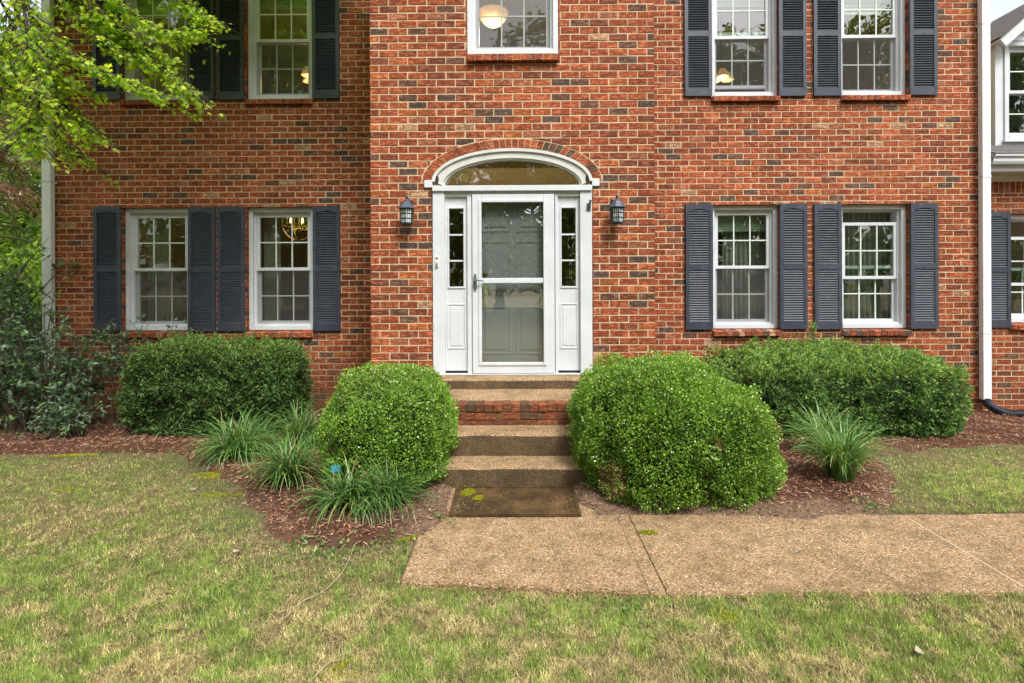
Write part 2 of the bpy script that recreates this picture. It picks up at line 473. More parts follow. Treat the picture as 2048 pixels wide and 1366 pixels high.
MULCH_L = np.array([(-14, -1.75), (-5.2, -1.86), (-4.4, -1.9), (-3.45, -1.92), (-2.85, -2.45), (-2.3, -2.95), (-1.83, -3.42), (-1.52, -3.82), (-1.2, -3.93),
                    (-.92, -3.9), (-.66, -3.75), (-.45, -3.45), (-.45, -1.2), (-1.6, -1.2), (-1.6, .25), (-14, .25)])
MULCH_R = np.array([(.42, -1.2), (.42, -3.42), (1.3, -3.5), (2.62, -3.46), (2.9, -3.2), (3.15, -2.75), (3.55, -2.15), (4.35, -1.72), (5.2, -1.62), (14, -1.6),
                    (14, .5), (1.53, .5), (1.53, -1.2)])
def sdf(poly, x, y):
    """signed distance to a polygon, negative inside"""
    x = np.asarray(x, float); y = np.asarray(y, float)
    d = np.full(x.shape, 1e9); ins = np.zeros(x.shape, bool)
    n = len(poly)
    for i in range(n):
        ax, ay = poly[i]; bx, by = poly[(i + 1) % n]
        ex, ey = bx - ax, by - ay
        t = np.clip(((x - ax) * ex + (y - ay) * ey) / (ex * ex + ey * ey), 0, 1)
        d = np.minimum(d, np.hypot(x - ax - t * ex, y - ay - t * ey))
        c = ((ay > y) != (by > y)) & (x < (bx - ax) * (y - ay) / (by - ay + 1e-12) + ax)
        ins ^= c
    return np.where(ins, -d, d)

def path_front(x): return -4.27 - .10 * sstep(-.6, .8, np.asarray(x, float)) - .012 * np.maximum(0, np.asarray(x, float) - .8)
PATH_X0, PATH_X1, PATH_BACK = -.64, 9.0, -3.44

# lawn: one sheet to the horizon
xs = np.unique(np.r_[-300, -150, -80, -45, -28, np.arange(-18, -9, 1.5), np.arange(-9, 9.01, .12), np.arange(10, 19, 1.5), 28, 45, 80, 150, 300])
ys = np.unique(np.r_[-300, -150, -80, -45, -28, -18, -12, -9, np.arange(-7.5, .6, .1), 2, 5, 9, 14, 20, 30, 50, 90, 160, 300])
GX, GY = np.meshgrid(xs, ys)
gx, gy = GX.ravel(), GY.ravel()
near = (np.abs(gx) < 9.2) & (gy > -7.6) & (gy < .6)
Z = gz(gx, gy) + np.where(near, (fnoise(np.c_[gx, gy], 1.3, 3) - .5) * .035 + (vnoise(np.c_[gx, gy], 7, 5) - .5) * .010, 0)
onpath = (gx > PATH_X0 - .15) & (gx < PATH_X1) & (gy > -4.55) & (gy < -2.6)
Z = np.where(near, Z - kerb_drop(gx, gy), Z)
Z = np.where(onpath, np.minimum(Z, -.022), Z)
LAWN_V = np.c_[gx, gy, Z]
ny, nx = GX.shape
ii = (np.arange(ny - 1)[:, None] * nx + np.arange(nx - 1)[None, :]).ravel()
lawn = npmesh('lawn', LAWN_V, np.c_[ii, ii + 1, ii + nx + 1, ii + nx], M['lawn'], smooth=True)
tag(lawn, 'patchy green and straw coloured front lawn', 'lawn', kind='structure')

def lawn_z(x, y):
    return gz(x, y) + (fnoise(np.c_[x, y], 1.3, 3) - .5) * .035 + (vnoise(np.c_[x, y], 7, 5) - .5) * .010 - kerb_drop(x, y)

def mulch_z(poly, x, y):
    d = sdf(poly, x, y) + (fnoise(np.c_[x, y], 3.0, 21) - .5) * .22
    return gz(x, y) - .03 + .075 * sstep(.06, -.16, d) + (fnoise(np.c_[x, y], 6, 31) - .5) * .05 * sstep(0, -.2, d), d

def soil_amount(x, y):
    """bare trodden soil beside the path and steps instead of mulch"""
    q = np.c_[x, y]
    a = sstep(.24, .04, np.abs(y + 3.42) + (fnoise(q, 4, 12) - .5) * .3) * sstep(-1.15, -.85, x)
    b = sstep(.30, .10, np.abs(x + .02) - .50 + (fnoise(q, 5, 13) - .5) * .3) * sstep(-2.6, -2.9, y)
    c = sstep(.25, .0, np.abs(sdf(MULCH_R, x, y)) + (fnoise(q, 6, 14) - .5) * .25) * sstep(2.0, 2.6, x) * sstep(4.6, 3.8, x)
    d = sstep(.16, .0, np.abs(sdf(MULCH_L, x, y)) + (fnoise(q, 6, 15) - .5) * .25) * sstep(-3.4, -2.8, x)
    return np.clip(np.maximum.reduce([a * .75, b * .75, c * .40, d * .30]), 0, 1)

for poly, x0, x1, y0, lab in ((MULCH_L, -10, -.4, -4.1, 'brown bark mulch bed left of the steps'), (MULCH_R, .4, 10, -3.62, 'brown bark mulch bed right of the steps')):
    X, Y = np.meshgrid(np.arange(x0, x1, .06), np.arange(y0, .3, .06))
    x, y = X.ravel(), Y.ravel()
    z, d = mulch_z(poly, x, y)
    ny, nx = X.shape
    ii = (np.arange(ny - 1)[:, None] * nx + np.arange(nx - 1)[None, :]).ravel()
    F = np.c_[ii, ii + 1, ii + nx + 1, ii + nx]
    keep = d[F].min(1) < .12
    inhouse = (Y.ravel()[F].min(1) > .08) | ((np.abs(X.ravel()[F].mean(1) + .04) < 1.5) & (Y.ravel()[F].min(1) > -1.35))
    tag(npmesh('mulch_bed', np.c_[x, y, z], F[keep & ~inhouse], M['mulch'], np.repeat(soil_amount(x, y)[:, None], 3, 1), smooth=True), lab, 'mulch bed', kind='structure')

# path: slabs of exposed aggregate with eroded edges and open joints
path = tag(empty('path', (0, -3.9, 0)), 'tan exposed aggregate walkway in front of the steps', 'path', kind='structure')
def slab(xa, xb, yb_fn, ytop, parent, n=26, z1=0.0, jag=.012, seed=0):
    xx = np.linspace(xa, xb, n)
    fr = np.array([float(yb_fn(v)) for v in xx]) + (vnoise(np.c_[xx, xx * 0 + seed], 9, 3) - .5) * jag * 2 + (vnoise(np.c_[xx, xx * 0 + seed], 30, 4) - .5) * jag
    bk = np.full(n, ytop) + (vnoise(np.c_[xx, xx * 0 + seed + 9], 7, 6) - .5) * .03
    pts = [(a, b) for a, b in zip(xx, fr)] + [(a, b) for a, b in zip(xx[::-1], bk[::-1])]
    N = len(pts)
    vs = [(a, b, z1) for a, b in pts] + [(a, b + (-.006 if i < n else .006), z1 - .014) for i, (a, b) in enumerate(pts)] + [(a, b, -.14) for a, b in pts]
    fs = [tuple(range(N))] + [(i + N, (i + 1) % N + N, (i + 1) % N, i) for i in range(N)] + [(i + 2 * N, (i + 1) % N + 2 * N, (i + 1) % N + N, i + N) for i in range(N)]
    return MB().add([(v[0], v[1] + 3.9, v[2]) for v in vs], fs).build('slab', M['agg'], parent)
slab(PATH_X0, .7035, path_front, PATH_BACK, path, seed=1)
slab(.708, .790, path_front, PATH_BACK, path, n=5, z1=-.003, seed=2)
slab(.797, 2.722, path_front, PATH_BACK, path, seed=3)
slab(2.732, PATH_X1, path_front, PATH_BACK, path, n=60, z1=.002, seed=4)
slab(-.52, .56, lambda v: PATH_BACK + .006, -2.90, path, z1=-.002, seed=5)

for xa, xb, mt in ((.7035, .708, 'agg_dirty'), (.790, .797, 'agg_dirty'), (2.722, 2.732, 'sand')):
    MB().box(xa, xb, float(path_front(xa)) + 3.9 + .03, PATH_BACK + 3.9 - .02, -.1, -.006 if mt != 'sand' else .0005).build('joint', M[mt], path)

# ------------------------------------------------------------------ the house
PITCH, COURSE, JOINT = .2104, .0813, .0118
def rect_minus(r, o):
    u0, u1, z0, z1 = r; a0, a1, b0, b1 = o
    if a0 >= u1 or a1 <= u0 or b0 >= z1 or b1 <= z0: return [r]
    out = []
    if a0 > u0: out.append((u0, a0, z0, z1))
    if a1 < u1: out.append((a1, u1, z0, z1))
    m0, m1 = max(u0, a0), min(u1, a1)
    if b0 > z0: out.append((m0, m1, z0, b0))
    if b1 < z1: out.append((m0, m1, b1, z1))
    return out

def minus_all(r, ops):
    rs = [r]
    for o in ops:
        rs = [q for s in rs for q in rect_minus(s, o)]
    return rs

def brick_solid(mb, poly, fmap, depth=.02, jit=0.0, rnd=0.0, inset=.0035):
    us = [p[0] for p in poly]; zs = [p[1] for p in poly]
    cu, cz = (min(us) + max(us)) / 2, (min(zs) + max(zs)) / 2
    su = max(.2, 1 - 2 * inset / max(.01, max(us) - min(us))); sz = max(.2, 1 - 2 * inset / max(.01, max(zs) - min(zs)))
    n = len(poly)
    front = [fmap(cu + (u - cu) * su, cz + (z - cz) * sz, jit) for u, z in poly]
    mid = [fmap(u, z, jit - .0025) for u, z in poly]
    back = [fmap(u, z, -depth) for u, z in poly]
    vs = front + mid + back
    fs = [tuple(range(n))] + [(i + n, (i + 1) % n + n, (i + 1) % n, i) for i in range(n)] + [(i + 2 * n, (i + 1) % n + 2 * n, (i + 1) % n + n, i + n) for i in range(n)]
    mb.add(vs, fs, 0, rnd)

def courses(u0, u1, z0, z1, ops, origin, arch=None):
    """brick polygons of a running-bond wall; yields (poly, full, near_opening)"""
    k0 = int(math.floor(z0 / COURSE)); k1 = int(math.ceil(z1 / COURSE))
    for k in range(k0, k1):
        a, b = k * COURSE + JOINT / 2, (k + 1) * COURSE - JOINT / 2
        a, b = max(a, z0), min(b, z1)
        if b - a < .015: continue
        off = origin + (k % 2) * PITCH / 2
        i0 = int(math.floor((u0 - off) / PITCH)) - 1; i1 = int(math.ceil((u1 - off) / PITCH)) + 1
        for i in range(i0, i1):
            jt = random.uniform(-.0025, .0025)
            ua, ub = off + i * PITCH + JOINT / 2 + jt, off + (i + 1) * PITCH - JOINT / 2 + random.uniform(-.0025, .0025)
            ua, ub = max(ua, u0), min(ub, u1)
            if ub - ua < .02: continue
            full = ub - ua > PITCH * .9 and b - a > COURSE * .8
            for r in minus_all((ua, ub, a, b), ops):
                if r[1] - r[0] < .012 or r[3] - r[2] < .010: continue
                cut = (r != (ua, ub, a, b))
                adj = any(abs(r[0] - o[1]) < .02 or abs(r[1] - o[0]) < .02 for o in ops)
                poly = [(r[0], r[2]), (r[1], r[2]), (r[1], r[3]), (r[0], r[3])]
                if arch is not None:
                    c, A, zb, B = arch
                    low = lambda u: zb + B * math.sqrt(max(0, 1 - ((u - c) / A) ** 2)) if abs(u - c) < A else -9
                    if r[3] > zb and max(low(r[0]), low(r[1]), low((r[0] + r[1]) / 2)) > r[2]:
                        uu = sorted(set([r[0] + (r[1] - r[0]) * t / 8 for t in range(9)] + [q for q in (c - A, c + A) if r[0] < q < r[1]]))
                        pts = [(u, max(r[2], low(u))) for u in uu]
                        pts = [(u, z) for u, z in pts if z < r[3] - .006]
                        if len(pts) < 2 or pts[-1][0] - pts[0][0] < .015: continue
                        poly = pts + [(pts[-1][0], r[3]), (pts[0][0], r[3])]
                        cut = True
                yield poly, full and not cut, adj

house = tag(empty('brick_house', (0, 0, 0)), 'two storey red brick house with dark blue shutters and white front door', 'house')

Y0, BAY = 0.0, -1.40
BX0, BX1, BC = -1.603, 1.529, -.038
WX0, WX1, TOP = -6.45, 6.395, 6.35
OPW = .92
WIN_X = [(-5.405, -4.485), (-3.69, -2.77), (2.672, 3.592), (4.422, 5.342)]
WIN_Z = [(1.03, 2.715), (4.21, 5.895)]
SILL = .098
main_ops = [(a, b, z0 - SILL, z1) for a, b in WIN_X for z0, z1 in WIN_Z]
BAYWIN = (-.525, .478, 4.18, 5.86)
DX0, DX1, DZ0, SPRING = -.918, .842, .66, 2.775
RING_A, RING_B = .88 + .105, .36 + .105            # outer edge of the brick arch ring
bay_ops = [(BAYWIN[0], BAYWIN[1], BAYWIN[2] - SILL, BAYWIN[3]), (DX0, DX1, .3, SPRING)]
WINGY = .26
WW = (6.925, 7.845, 1.08, 2.60)
wing_ops = [(WW[0], WW[1], WW[2] - SILL, WW[3])]

front = lambda y: (lambda u, z, d: (u, y - d, z))
left_face = lambda x: (lambda u, z, d: (x - d, -u, z))     # faces -X, u runs towards the viewer's right
right_face = lambda x: (lambda u, z, d: (x + d, u, z))

def grow(o, g): return (o[0] - g, o[1] + g, o[2] - g, o[3] + g)

# mortar walls
def backing(rects, y, th=.20):
    mb = MB()
    for a, b, c, d in rects: mb.box(a, b, y + .0035, y + th, c, d)
    return mb
wall_l = backing(minus_all((WX0, BX0 - .0, -.3, TOP), [grow(o, .012) for o in main_ops]), Y0)
wall_l.box(WX0 + .0065, WX0 + .2, .2, 5.0, -.3, TOP)
wall_l = wall_l.build('wall', M['mortar'], house)
wall_r = backing(minus_all((BX1, WX1, -.3, TOP), [grow(o, .012) for o in main_ops]), Y0)
wall_r.box(WX1 - .2, WX1 - .0065, .2, 5.0, -.3, TOP)
wall_r = wall_r.build('wall', M['mortar'], house)
# entrance bay: strips follow the arch
mb = MB()
NS = 48
arch_rects = []
for r in minus_all((BX0 + .0065, BX1 - .0065, -.3, TOP), [grow(o, .012) if o is bay_ops[0] else (DX0 - .09, DX1 + .09, .3, SPRING + .5) for o in bay_ops]):
    mb.box(r[0], r[1], BAY + .0035, BAY + .2, r[2], r[3])
for s in range(NS):
    ua = DX0 - .09 + (DX1 - DX0 + .18) * s / NS; ub = DX0 - .09 + (DX1 - DX0 + .18) * (s + 1) / NS
    um = (ua + ub) / 2 - BC
    if abs(um) < .885: zl = SPRING + .365 * math.sqrt(max(0, 1 - (um / .885) ** 2))
    else: zl = .3
    mb.box(ua, ub, BAY + .0035, BAY + .2, zl, SPRING + .5)
mb.box(BX0 + .0065, BX0 + .2, BAY + .2, .0, -.3, TOP)
mb.box(BX1 - .2, BX1 - .0065, BAY + .2, .0, -.3, TOP)
bay_wall = mb.build('entrance_wall', M['mortar'], house)
wing_back = backing(minus_all((WX1, 12.0, -.3, 3.25), [grow(o, .012) for o in wing_ops]), WINGY).build('wing_wall', M['mortar'], house)

def brickwork(parent, walls, individuals=0):
    mb = MB(); cand = []
    for (u0, u1, z0, z1, ops, origin, arch, fm) in walls:
        for poly, full, adj in courses(u0, u1, z0, z1, ops, origin, arch):
            if individuals and full and fm is walls[0][7]: cand.append((poly, fm)); continue
            brick_solid(mb, poly, fm, .10 if adj else .02, random.uniform(-.002, .0025), random.random())
    if individuals:
        cand.sort(key=lambda c: math.hypot(c[0][0][0] - BC, c[0][0][1] - 2.35))
        L, H = PITCH - JOINT, COURSE - JOINT
        variants = []
        for k in range(8):
            b = MB(); brick_solid(b, [(-L / 2, -H / 2), (L / 2, -H / 2), (L / 2, H / 2), (-L / 2, H / 2)], front(0), .02, random.uniform(-.0015, .002), k / 8.0)
            variants.append(b.mesh('brick', M['brick'], rnd=True))
        for i, (poly, fm) in enumerate(cand):
            if i < individuals:
                o = bpy.data.objects.new('brick', variants[i % 8])
                o.location = ((poly[0][0] + poly[1][0]) / 2, BAY + random.uniform(-.0012, .0008), (poly[0][1] + poly[2][1]) / 2)
                link(o, parent)
            else:
                brick_solid(mb, poly, fm, .02, random.uniform(-.002, .0025), random.random())
    o = mb.build('brickwork', M['brick'], parent, rnd=True)
    tag(o, kind='stuff')
    return o

brickwork(wall_l, [(WX0, BX0 - .012, -.28, TOP, main_ops, .03, None, front(Y0))])
brickwork(wall_r, [(BX1 + .012, WX1, -.28, TOP, main_ops, .05, None, front(Y0))])
brickwork(bay_wall, [(BX0, BX1, -.28, TOP, bay_ops, BX0 + .0, (BC, RING_A + .012, SPRING, RING_B + .012), front(BAY)),
                     (0.022, 1.378, -.28, TOP, [], .02, None, left_face(BX0)),
                     (-1.378, -.022, -.28, TOP, [], .02, None, right_face(BX1))], individuals=300)
brickwork(wing_back, [(WX1 + .005, 12.0, -.28, 2.895, wing_ops, .02, None, front(WINGY))])
# soldier course under the wing's eaves
mb = MB()
u = WX1 + .01
while u < 11.9:
    brick_solid(mb, [(u, 2.905), (u + .068, 2.905), (u + .068, 3.06), (u, 3.06)], front(WINGY), .02, random.uniform(-.002, .002), random.random())
    u += .0785
tag(mb.build('soldier_course', M['brick'], wing_back, rnd=True), kind='stuff')

# arch of header bricks round the door
arch = MB()
th0, th1, NA = R(2), R(178), 32
seg = []
A0, B0, A1, B1 = .885, .365, RING_A, RING_B
ts = np.linspace(0, math.pi, 2001)
ax_, az_ = (A0 + .05) * np.cos(ts), (B0 + .05) * np.sin(ts)
ln = np.r_[0, np.cumsum(np.hypot(np.diff(ax_), np.diff(az_)))]
cut = np.interp(np.linspace(0, ln[-1], NA + 1), ln, ts)
arch_bed = MB()
for i in range(NA):
    t0, t1 = cut[i], cut[i + 1]
    q = .055 * (t1 - t0)
    poly = []
    for aa, bb, tt in ((A0 + .004, B0 + .004, t0 + q * 1), (A1, B1, t0 + q), (A1, B1, t1 - q), (A0 + .004, B0 + .004, t1 - q)):
        poly.append((BC + aa * math.cos(tt), SPRING + bb * math.sin(tt)))
    poly = poly[::1]
    # order counter-clockwise in (u, z)
    cu = sum(p[0] for p in poly) / 4; cz = sum(p[1] for p in poly) / 4
    poly.sort(key=lambda p: math.atan2(p[1] - cz, p[0] - cu))
    b = MB(); brick_solid(b, [(u - cu, z - cz) for u, z in poly], front(0), .09, random.uniform(.0, .003), random.random())
    b.build('arch_brick', M['brick'], bay_wall, rnd=True, loc=(cu, BAY - .002, cz))

# sills of rowlock bricks
def sill_mesh(w, k):
    prof = [(.10, -.002), (-.055, -.030), (-.055, -.094), (.10, -.094)]
    b = MB(); n = 4
    vs = [(-w / 2, y, z) for y, z in prof] + [(w / 2, y, z) for y, z in prof]
    b.add(vs, [(0, 1, 2, 3), (7, 6, 5, 4)] + [(i, i + 4, (i + 1) % 4 + 4, (i + 1) % 4) for i in range(4)], 0, .16 + .68 * ((k * 7) % 8) / 8.0)
    return b.mesh('sill_brick', M['brick'], rnd=True)
SILLS = [sill_mesh(.0715, k) for k in range(8)]
def sill(x0, x1, z, y, idx=0):
    bed = MB().box(x0 + .003, x1 - .003, .0 - .045, .10, -.090, -.028).build('window_sill', M['mortar'], house, loc=(0, y, z))
    n = int(round((x1 - x0) / .0835)); p = (x1 - x0) / n
    for i in range(n):
        o = bpy.data.objects.new('sill_brick', SILLS[(i * 3 + idx) % 8])
        o.location = (x0 + p * (i + .5), random.uniform(-.003, .003), random.uniform(-.002, .002))
        o.scale = ((p - .008) / .0715, 1, 1)
        link(o, bed)
for k, (a, b) in enumerate(WIN_X):
    for q, (z0, z1) in enumerate(WIN_Z): sill(a + .004, b - .004, z0, Y0, k * 2 + q)
sill(BAYWIN[0] + .004, BAYWIN[1] - .004, BAYWIN[2], BAY, 5)
sill(WW[0] + .004, WW[1] - .004, WW[2], WINGY, 3)

# windows: casing, two sashes with six lights each, grille bars, half screen
def window(cx, z0, w, h, y, drop=0.0, lift=0.0, rec=.06, screen=True, cols=3, rows=2):
    c = MB()
    fw = .055
    yy0, yy1 = rec, rec + .10
    c.box(-w / 2, -w / 2 + fw, yy0, yy1, 0, h).box(w / 2 - fw, w / 2, yy0, yy1, 0, h)
    c.box(-w / 2 + fw, w / 2 - fw, yy0, yy1, h - fw, h).box(-w / 2 + fw, w / 2 - fw, yy0 - .006, yy1, 0, fw)
    # stepped inner jamb
    g = .028; yi = rec + .045
    c.box(-w / 2 + fw, -w / 2 + fw + g, yi, yy1 + .08, fw, h - fw).box(w / 2 - fw - g, w / 2 - fw, yi, yy1 + .08, fw, h - fw)
    c.box(-w / 2 + fw + g, w / 2 - fw - g, yi, yy1 + .08, h - fw - g, h - fw).box(-w / 2 + fw + g, w / 2 - fw - g, yi - .012, yy1 + .08, fw, fw + g * .8)
    win = c.build('window', M['white'], house, loc=(cx, y, z0))
    x0, x1 = -w / 2 + fw + g, w / 2 - fw - g
    b0, b1 = fw + g * .8, h - fw - g
    mid = (b0 + b1) / 2
    for nm, s0, s1, ys_ in (('upper_sash', mid - .018 - drop, b1 - drop, yi + .012), ('lower_sash', b0 + lift, mid + .018 + lift, yi + .05)):
        st, rl = .040, .042
        m_ = MB()
        m_.box(x0, x0 + st, ys_, ys_ + .034, s0, s1).box(x1 - st, x1, ys_, ys_ + .034, s0, s1)
        m_.box(x0 + st, x1 - st, ys_, ys_ + .034, s0, s0 + rl).box(x0 + st, x1 - st, ys_, ys_ + .034, s1 - rl, s1)
        m_.build(nm, M['white'], win)
        gx0, gx1, gz0, gz1 = x0 + st, x1 - st, s0 + rl, s1 - rl
        bw = .008
        gr = MB(); ym = ys_ + .016
        for i in range(1, cols):
            xm = gx0 + (gx1 - gx0) * i / cols
            gr.box(xm - bw, xm + bw, ym - .007, ym + .001, gz0, gz1)
        for j in range(1, rows):
            zm = gz0 + (gz1 - gz0) * j / rows
            for i in range(cols):
                xa = gx0 + (gx1 - gx0) * i / cols + (bw if i else 0); xb = gx0 + (gx1 - gx0) * (i + 1) / cols - (bw if i < cols - 1 else 0)
                gr.box(xa, xb, ym - .007, ym + .001, zm - bw, zm + bw)
        gr.build('grille', M['grille'], win)
        for i in range(cols):
            for j in range(rows):
                pw, ph = (gx1 - gx0) / cols - 2 * bw, (gz1 - gz0) / rows - 2 * bw
                key = ('pane', round(pw, 4), round(ph, 4))
                if key not in PANES:
                    PANES[key] = MB().add([(-pw / 2 - bw + .001, 0, -ph / 2 - bw + .001), (pw / 2 + bw - .001, 0, -ph / 2 - bw + .001), (pw / 2 + bw - .001, 0, ph / 2 + bw - .001), (-pw / 2 - bw + .001, 0, ph / 2 + bw - .001)], [(0, 1, 2, 3)]).mesh('pane', M['glass'])
                o = bpy.data.objects.new('pane', PANES[key])
                o.location = (gx0 + (gx1 - gx0) * (i + .5) / cols, ym + .002, gz0 + (gz1 - gz0) * (j + .5) / rows)
                link(o, win)
    if screen:
        s = MB()
        s.add([(x0 + .01, yi + .018, b0 + .01), (x1 - .01, yi + .018, b0 + .01), (x1 - .01, yi + .018, mid - .02 - drop), (x0 + .01, yi + .018, mid - .02 - drop)], [(0, 1, 2, 3)])
        s.build('insect_screen', M['screen'], win)
    return win
PANES = {}
for k, (a, b) in enumerate(WIN_X):
    for q, (z0, z1) in enumerate(WIN_Z):
        drop = lift = 0
        if (k, q) == (3, 0): drop, lift = .15, .0
        if (k, q) == (2, 1): drop, lift = .0, .07
        window((a + b) / 2, z0, b - a - .004, z1 - z0, Y0, drop, lift, screen=(k, q) != (3, 0))
window((BAYWIN[0] + BAYWIN[1]) / 2, BAYWIN[2], BAYWIN[1] - BAYWIN[0] - .004, BAYWIN[3] - BAYWIN[2], BAY, rec=.01)
window((WW[0] + WW[1]) / 2, WW[2], WW[1] - WW[0] - .004, WW[3] - WW[2], WINGY, .22, .0, screen=False)

# shutters
SW, SH = .368, 1.70
def shutter_meshes(h):
    w = SW
    f = MB()
    st = .046
    f.box(-w / 2, -w / 2 + st, -.030, .0, 0, h).box(w / 2 - st, w / 2, -.030, .0, 0, h)
    zm = h * .475
    f.box(-w / 2 + st, w / 2 - st, -.028, .0, 0, .105).box(-w / 2 + st, w / 2 - st, -.028, .0, zm, zm + .075)
    # top rail with a shallow arched lower edge
    iw = w / 2 - st
    poly = [(-iw, h - .085), (-iw * .62, h - .085)] + [(iw * .62 * math.sin(t), h - .085 + .020 * math.cos(t)) for t in np.linspace(-1.2, 1.2, 9)] + [(iw * .62, h - .085), (iw, h - .085), (iw, h), (-iw, h)]
    f.prism(poly, -.028, .0)
    f.box(-w / 2 + st, w / 2 - st, -.006, .0, .105, zm).box(-w / 2 + st, w / 2 - st, -.006, .0, zm + .075, h - .06)
    for sx in (-1, 1):
        for z in (.085, h - .15): f.rbox(Vector((sx * (w / 2 - .02), -.032, z)), (.014, .006, .014), Matrix.Rotation(.6, 3, 'Y'))
    f.rbox(Vector((0, -.030, zm + .02)), (.014, .006, .014), Matrix.Rotation(.6, 3, 'Y'))
    s = MB()
    for za, zb in ((.105, zm), (zm + .075, h - .068)):
        n = int((zb - za) / .0315)
        for i in range(n):
            z = za + (zb - za) * (i + .5) / n
            s.rbox(Vector((0, -.0155, z)), (2 * iw - .002, .004, .034), Matrix.Rotation(R(-40), 3, 'X'))
    return f.mesh('shutter', M['shutter']), s.mesh('louvres', M['shutter'])
SM = {1.70: shutter_meshes(1.70), 1.62: shutter_meshes(1.62)}
def shutter(cx, z0, y, h=1.70, rz=0.0):
    o = bpy.data.objects.new('shutter', SM[h][0]); o.location = (cx, y - .006, z0); o.rotation_euler = (0, rz, 0); link(o, house)
    l = bpy.data.objects.new('louvres', SM[h][1]); link(l, o); tag(l, kind='stuff')
for x in (-5.59, -4.296, -3.892, -2.583, 2.488, 3.763, 4.23, 5.524):
    for z in (1.025, 4.19): shutter(x, z + random.uniform(-.006, .006), Y0, rz=random.uniform(-.003, .003))
shutter(6.742, 1.015, WINGY, 1.62)

# ---- front entrance
def ell(c, a, b, zb, n=40, t0=0.0, t1=math.pi):
    return [(c + a * math.cos(t), zb + b * math.sin(t)) for t in np.linspace(t0, t1, n)]
sur = MB()
def arch_ring(mb, a0, b0, z0_, a1, b1, z1_, y0, y1, n=40):
    o_ = ell(BC, a1, b1, z1_, n); i_ = ell(BC, a0, b0, z0_, n)
    vs = [(x, y0, z) for x, z in o_] + [(x, y0, z) for x, z in i_] + [(x, y1, z) for x, z in o_] + [(x, y1, z) for x, z in i_]
    fs = []
    for k in range(n - 1):
        fs += [(k, k + n, k + n + 1, k + 1), (k + n, k + 3 * n, k + 3 * n + 1, k + n + 1), (k, k + 1, k + 2 * n + 1, k + 2 * n), (k + 2 * n, k + 2 * n + 1, k + 3 * n + 1, k + 3 * n)]
    mb.add(vs, fs)
arch_ring(sur, .764, .296, 2.735, .846, .332, 2.770, BAY - .004, BAY + .08)
arch_ring(sur, .846, .332, 2.770, .882, .362, 2.772, BAY - .024, BAY + .08)
arch_ring(sur, .744, .282, 2.730, .764, .296, 2.735, BAY + .014, BAY + .08)
door_surround = sur.build('door_surround', M['cream'], house, smooth=False)
t = MB()
t.box(DX0 + .004, DX1 - .004, BAY - .026, BAY + .10, 2.668, 2.728)                      # transom bar
t.box(DX0 + .004, DX0 + .134, BAY - .003, BAY + .12, DZ0, 2.668).box(DX1 - .134, DX1 - .004, BAY - .003, BAY + .12, DZ0, 2.668)   # pilasters
t.box(-.535, -.487, BAY + .012, BAY + .12, DZ0, 2.668).box(.433, .462, BAY + .012, BAY + .12, DZ0, 2.668)           # door jambs
t.box(-.487, .433, BAY + .012, BAY + .12, 2.640, 2.668)
t.box(DX0 + .134, -.535, BAY + .02, BAY + .12, 2.61, 2.668).box(.462, DX1 - .134, BAY + .02, BAY + .12, 2.61, 2.668)
t.box(DX0, DX1, BAY - .02, BAY + .14, .6515, DZ0)
t.build('trim', M['white'], door_surround, bevel=.004)
for x0, x1, z in ((DX0 - .083, DX0 + .004, 2.708), (DX1 - .004, DX1 + .076, 2.716)):
    MB().box(x0, x1, BAY - .022, BAY + .02, z, z + .082).build('impost_block', M['white'], door_surround, bevel=.003)
for x in (DX0 + .052, DX1 - .052):
    v = MB(); n = 16
    pts = [(.021 * math.cos(a), .046 * math.sin(a)) for a in np.linspace(0, 2 * math.pi, n, endpoint=False)]
    v.prism(pts, -.006, .0); v.build('oval_vent', M['dark'], door_surround, loc=(x, BAY - .004, 2.80))
fan = MB()
pts = ell(BC, .752, .288, 2.729, 40)
fan.add([(x, BAY + .035, z) for x, z in pts], [tuple(range(len(pts)))])
fl = fan.build('fanlight', M['glass'], house)

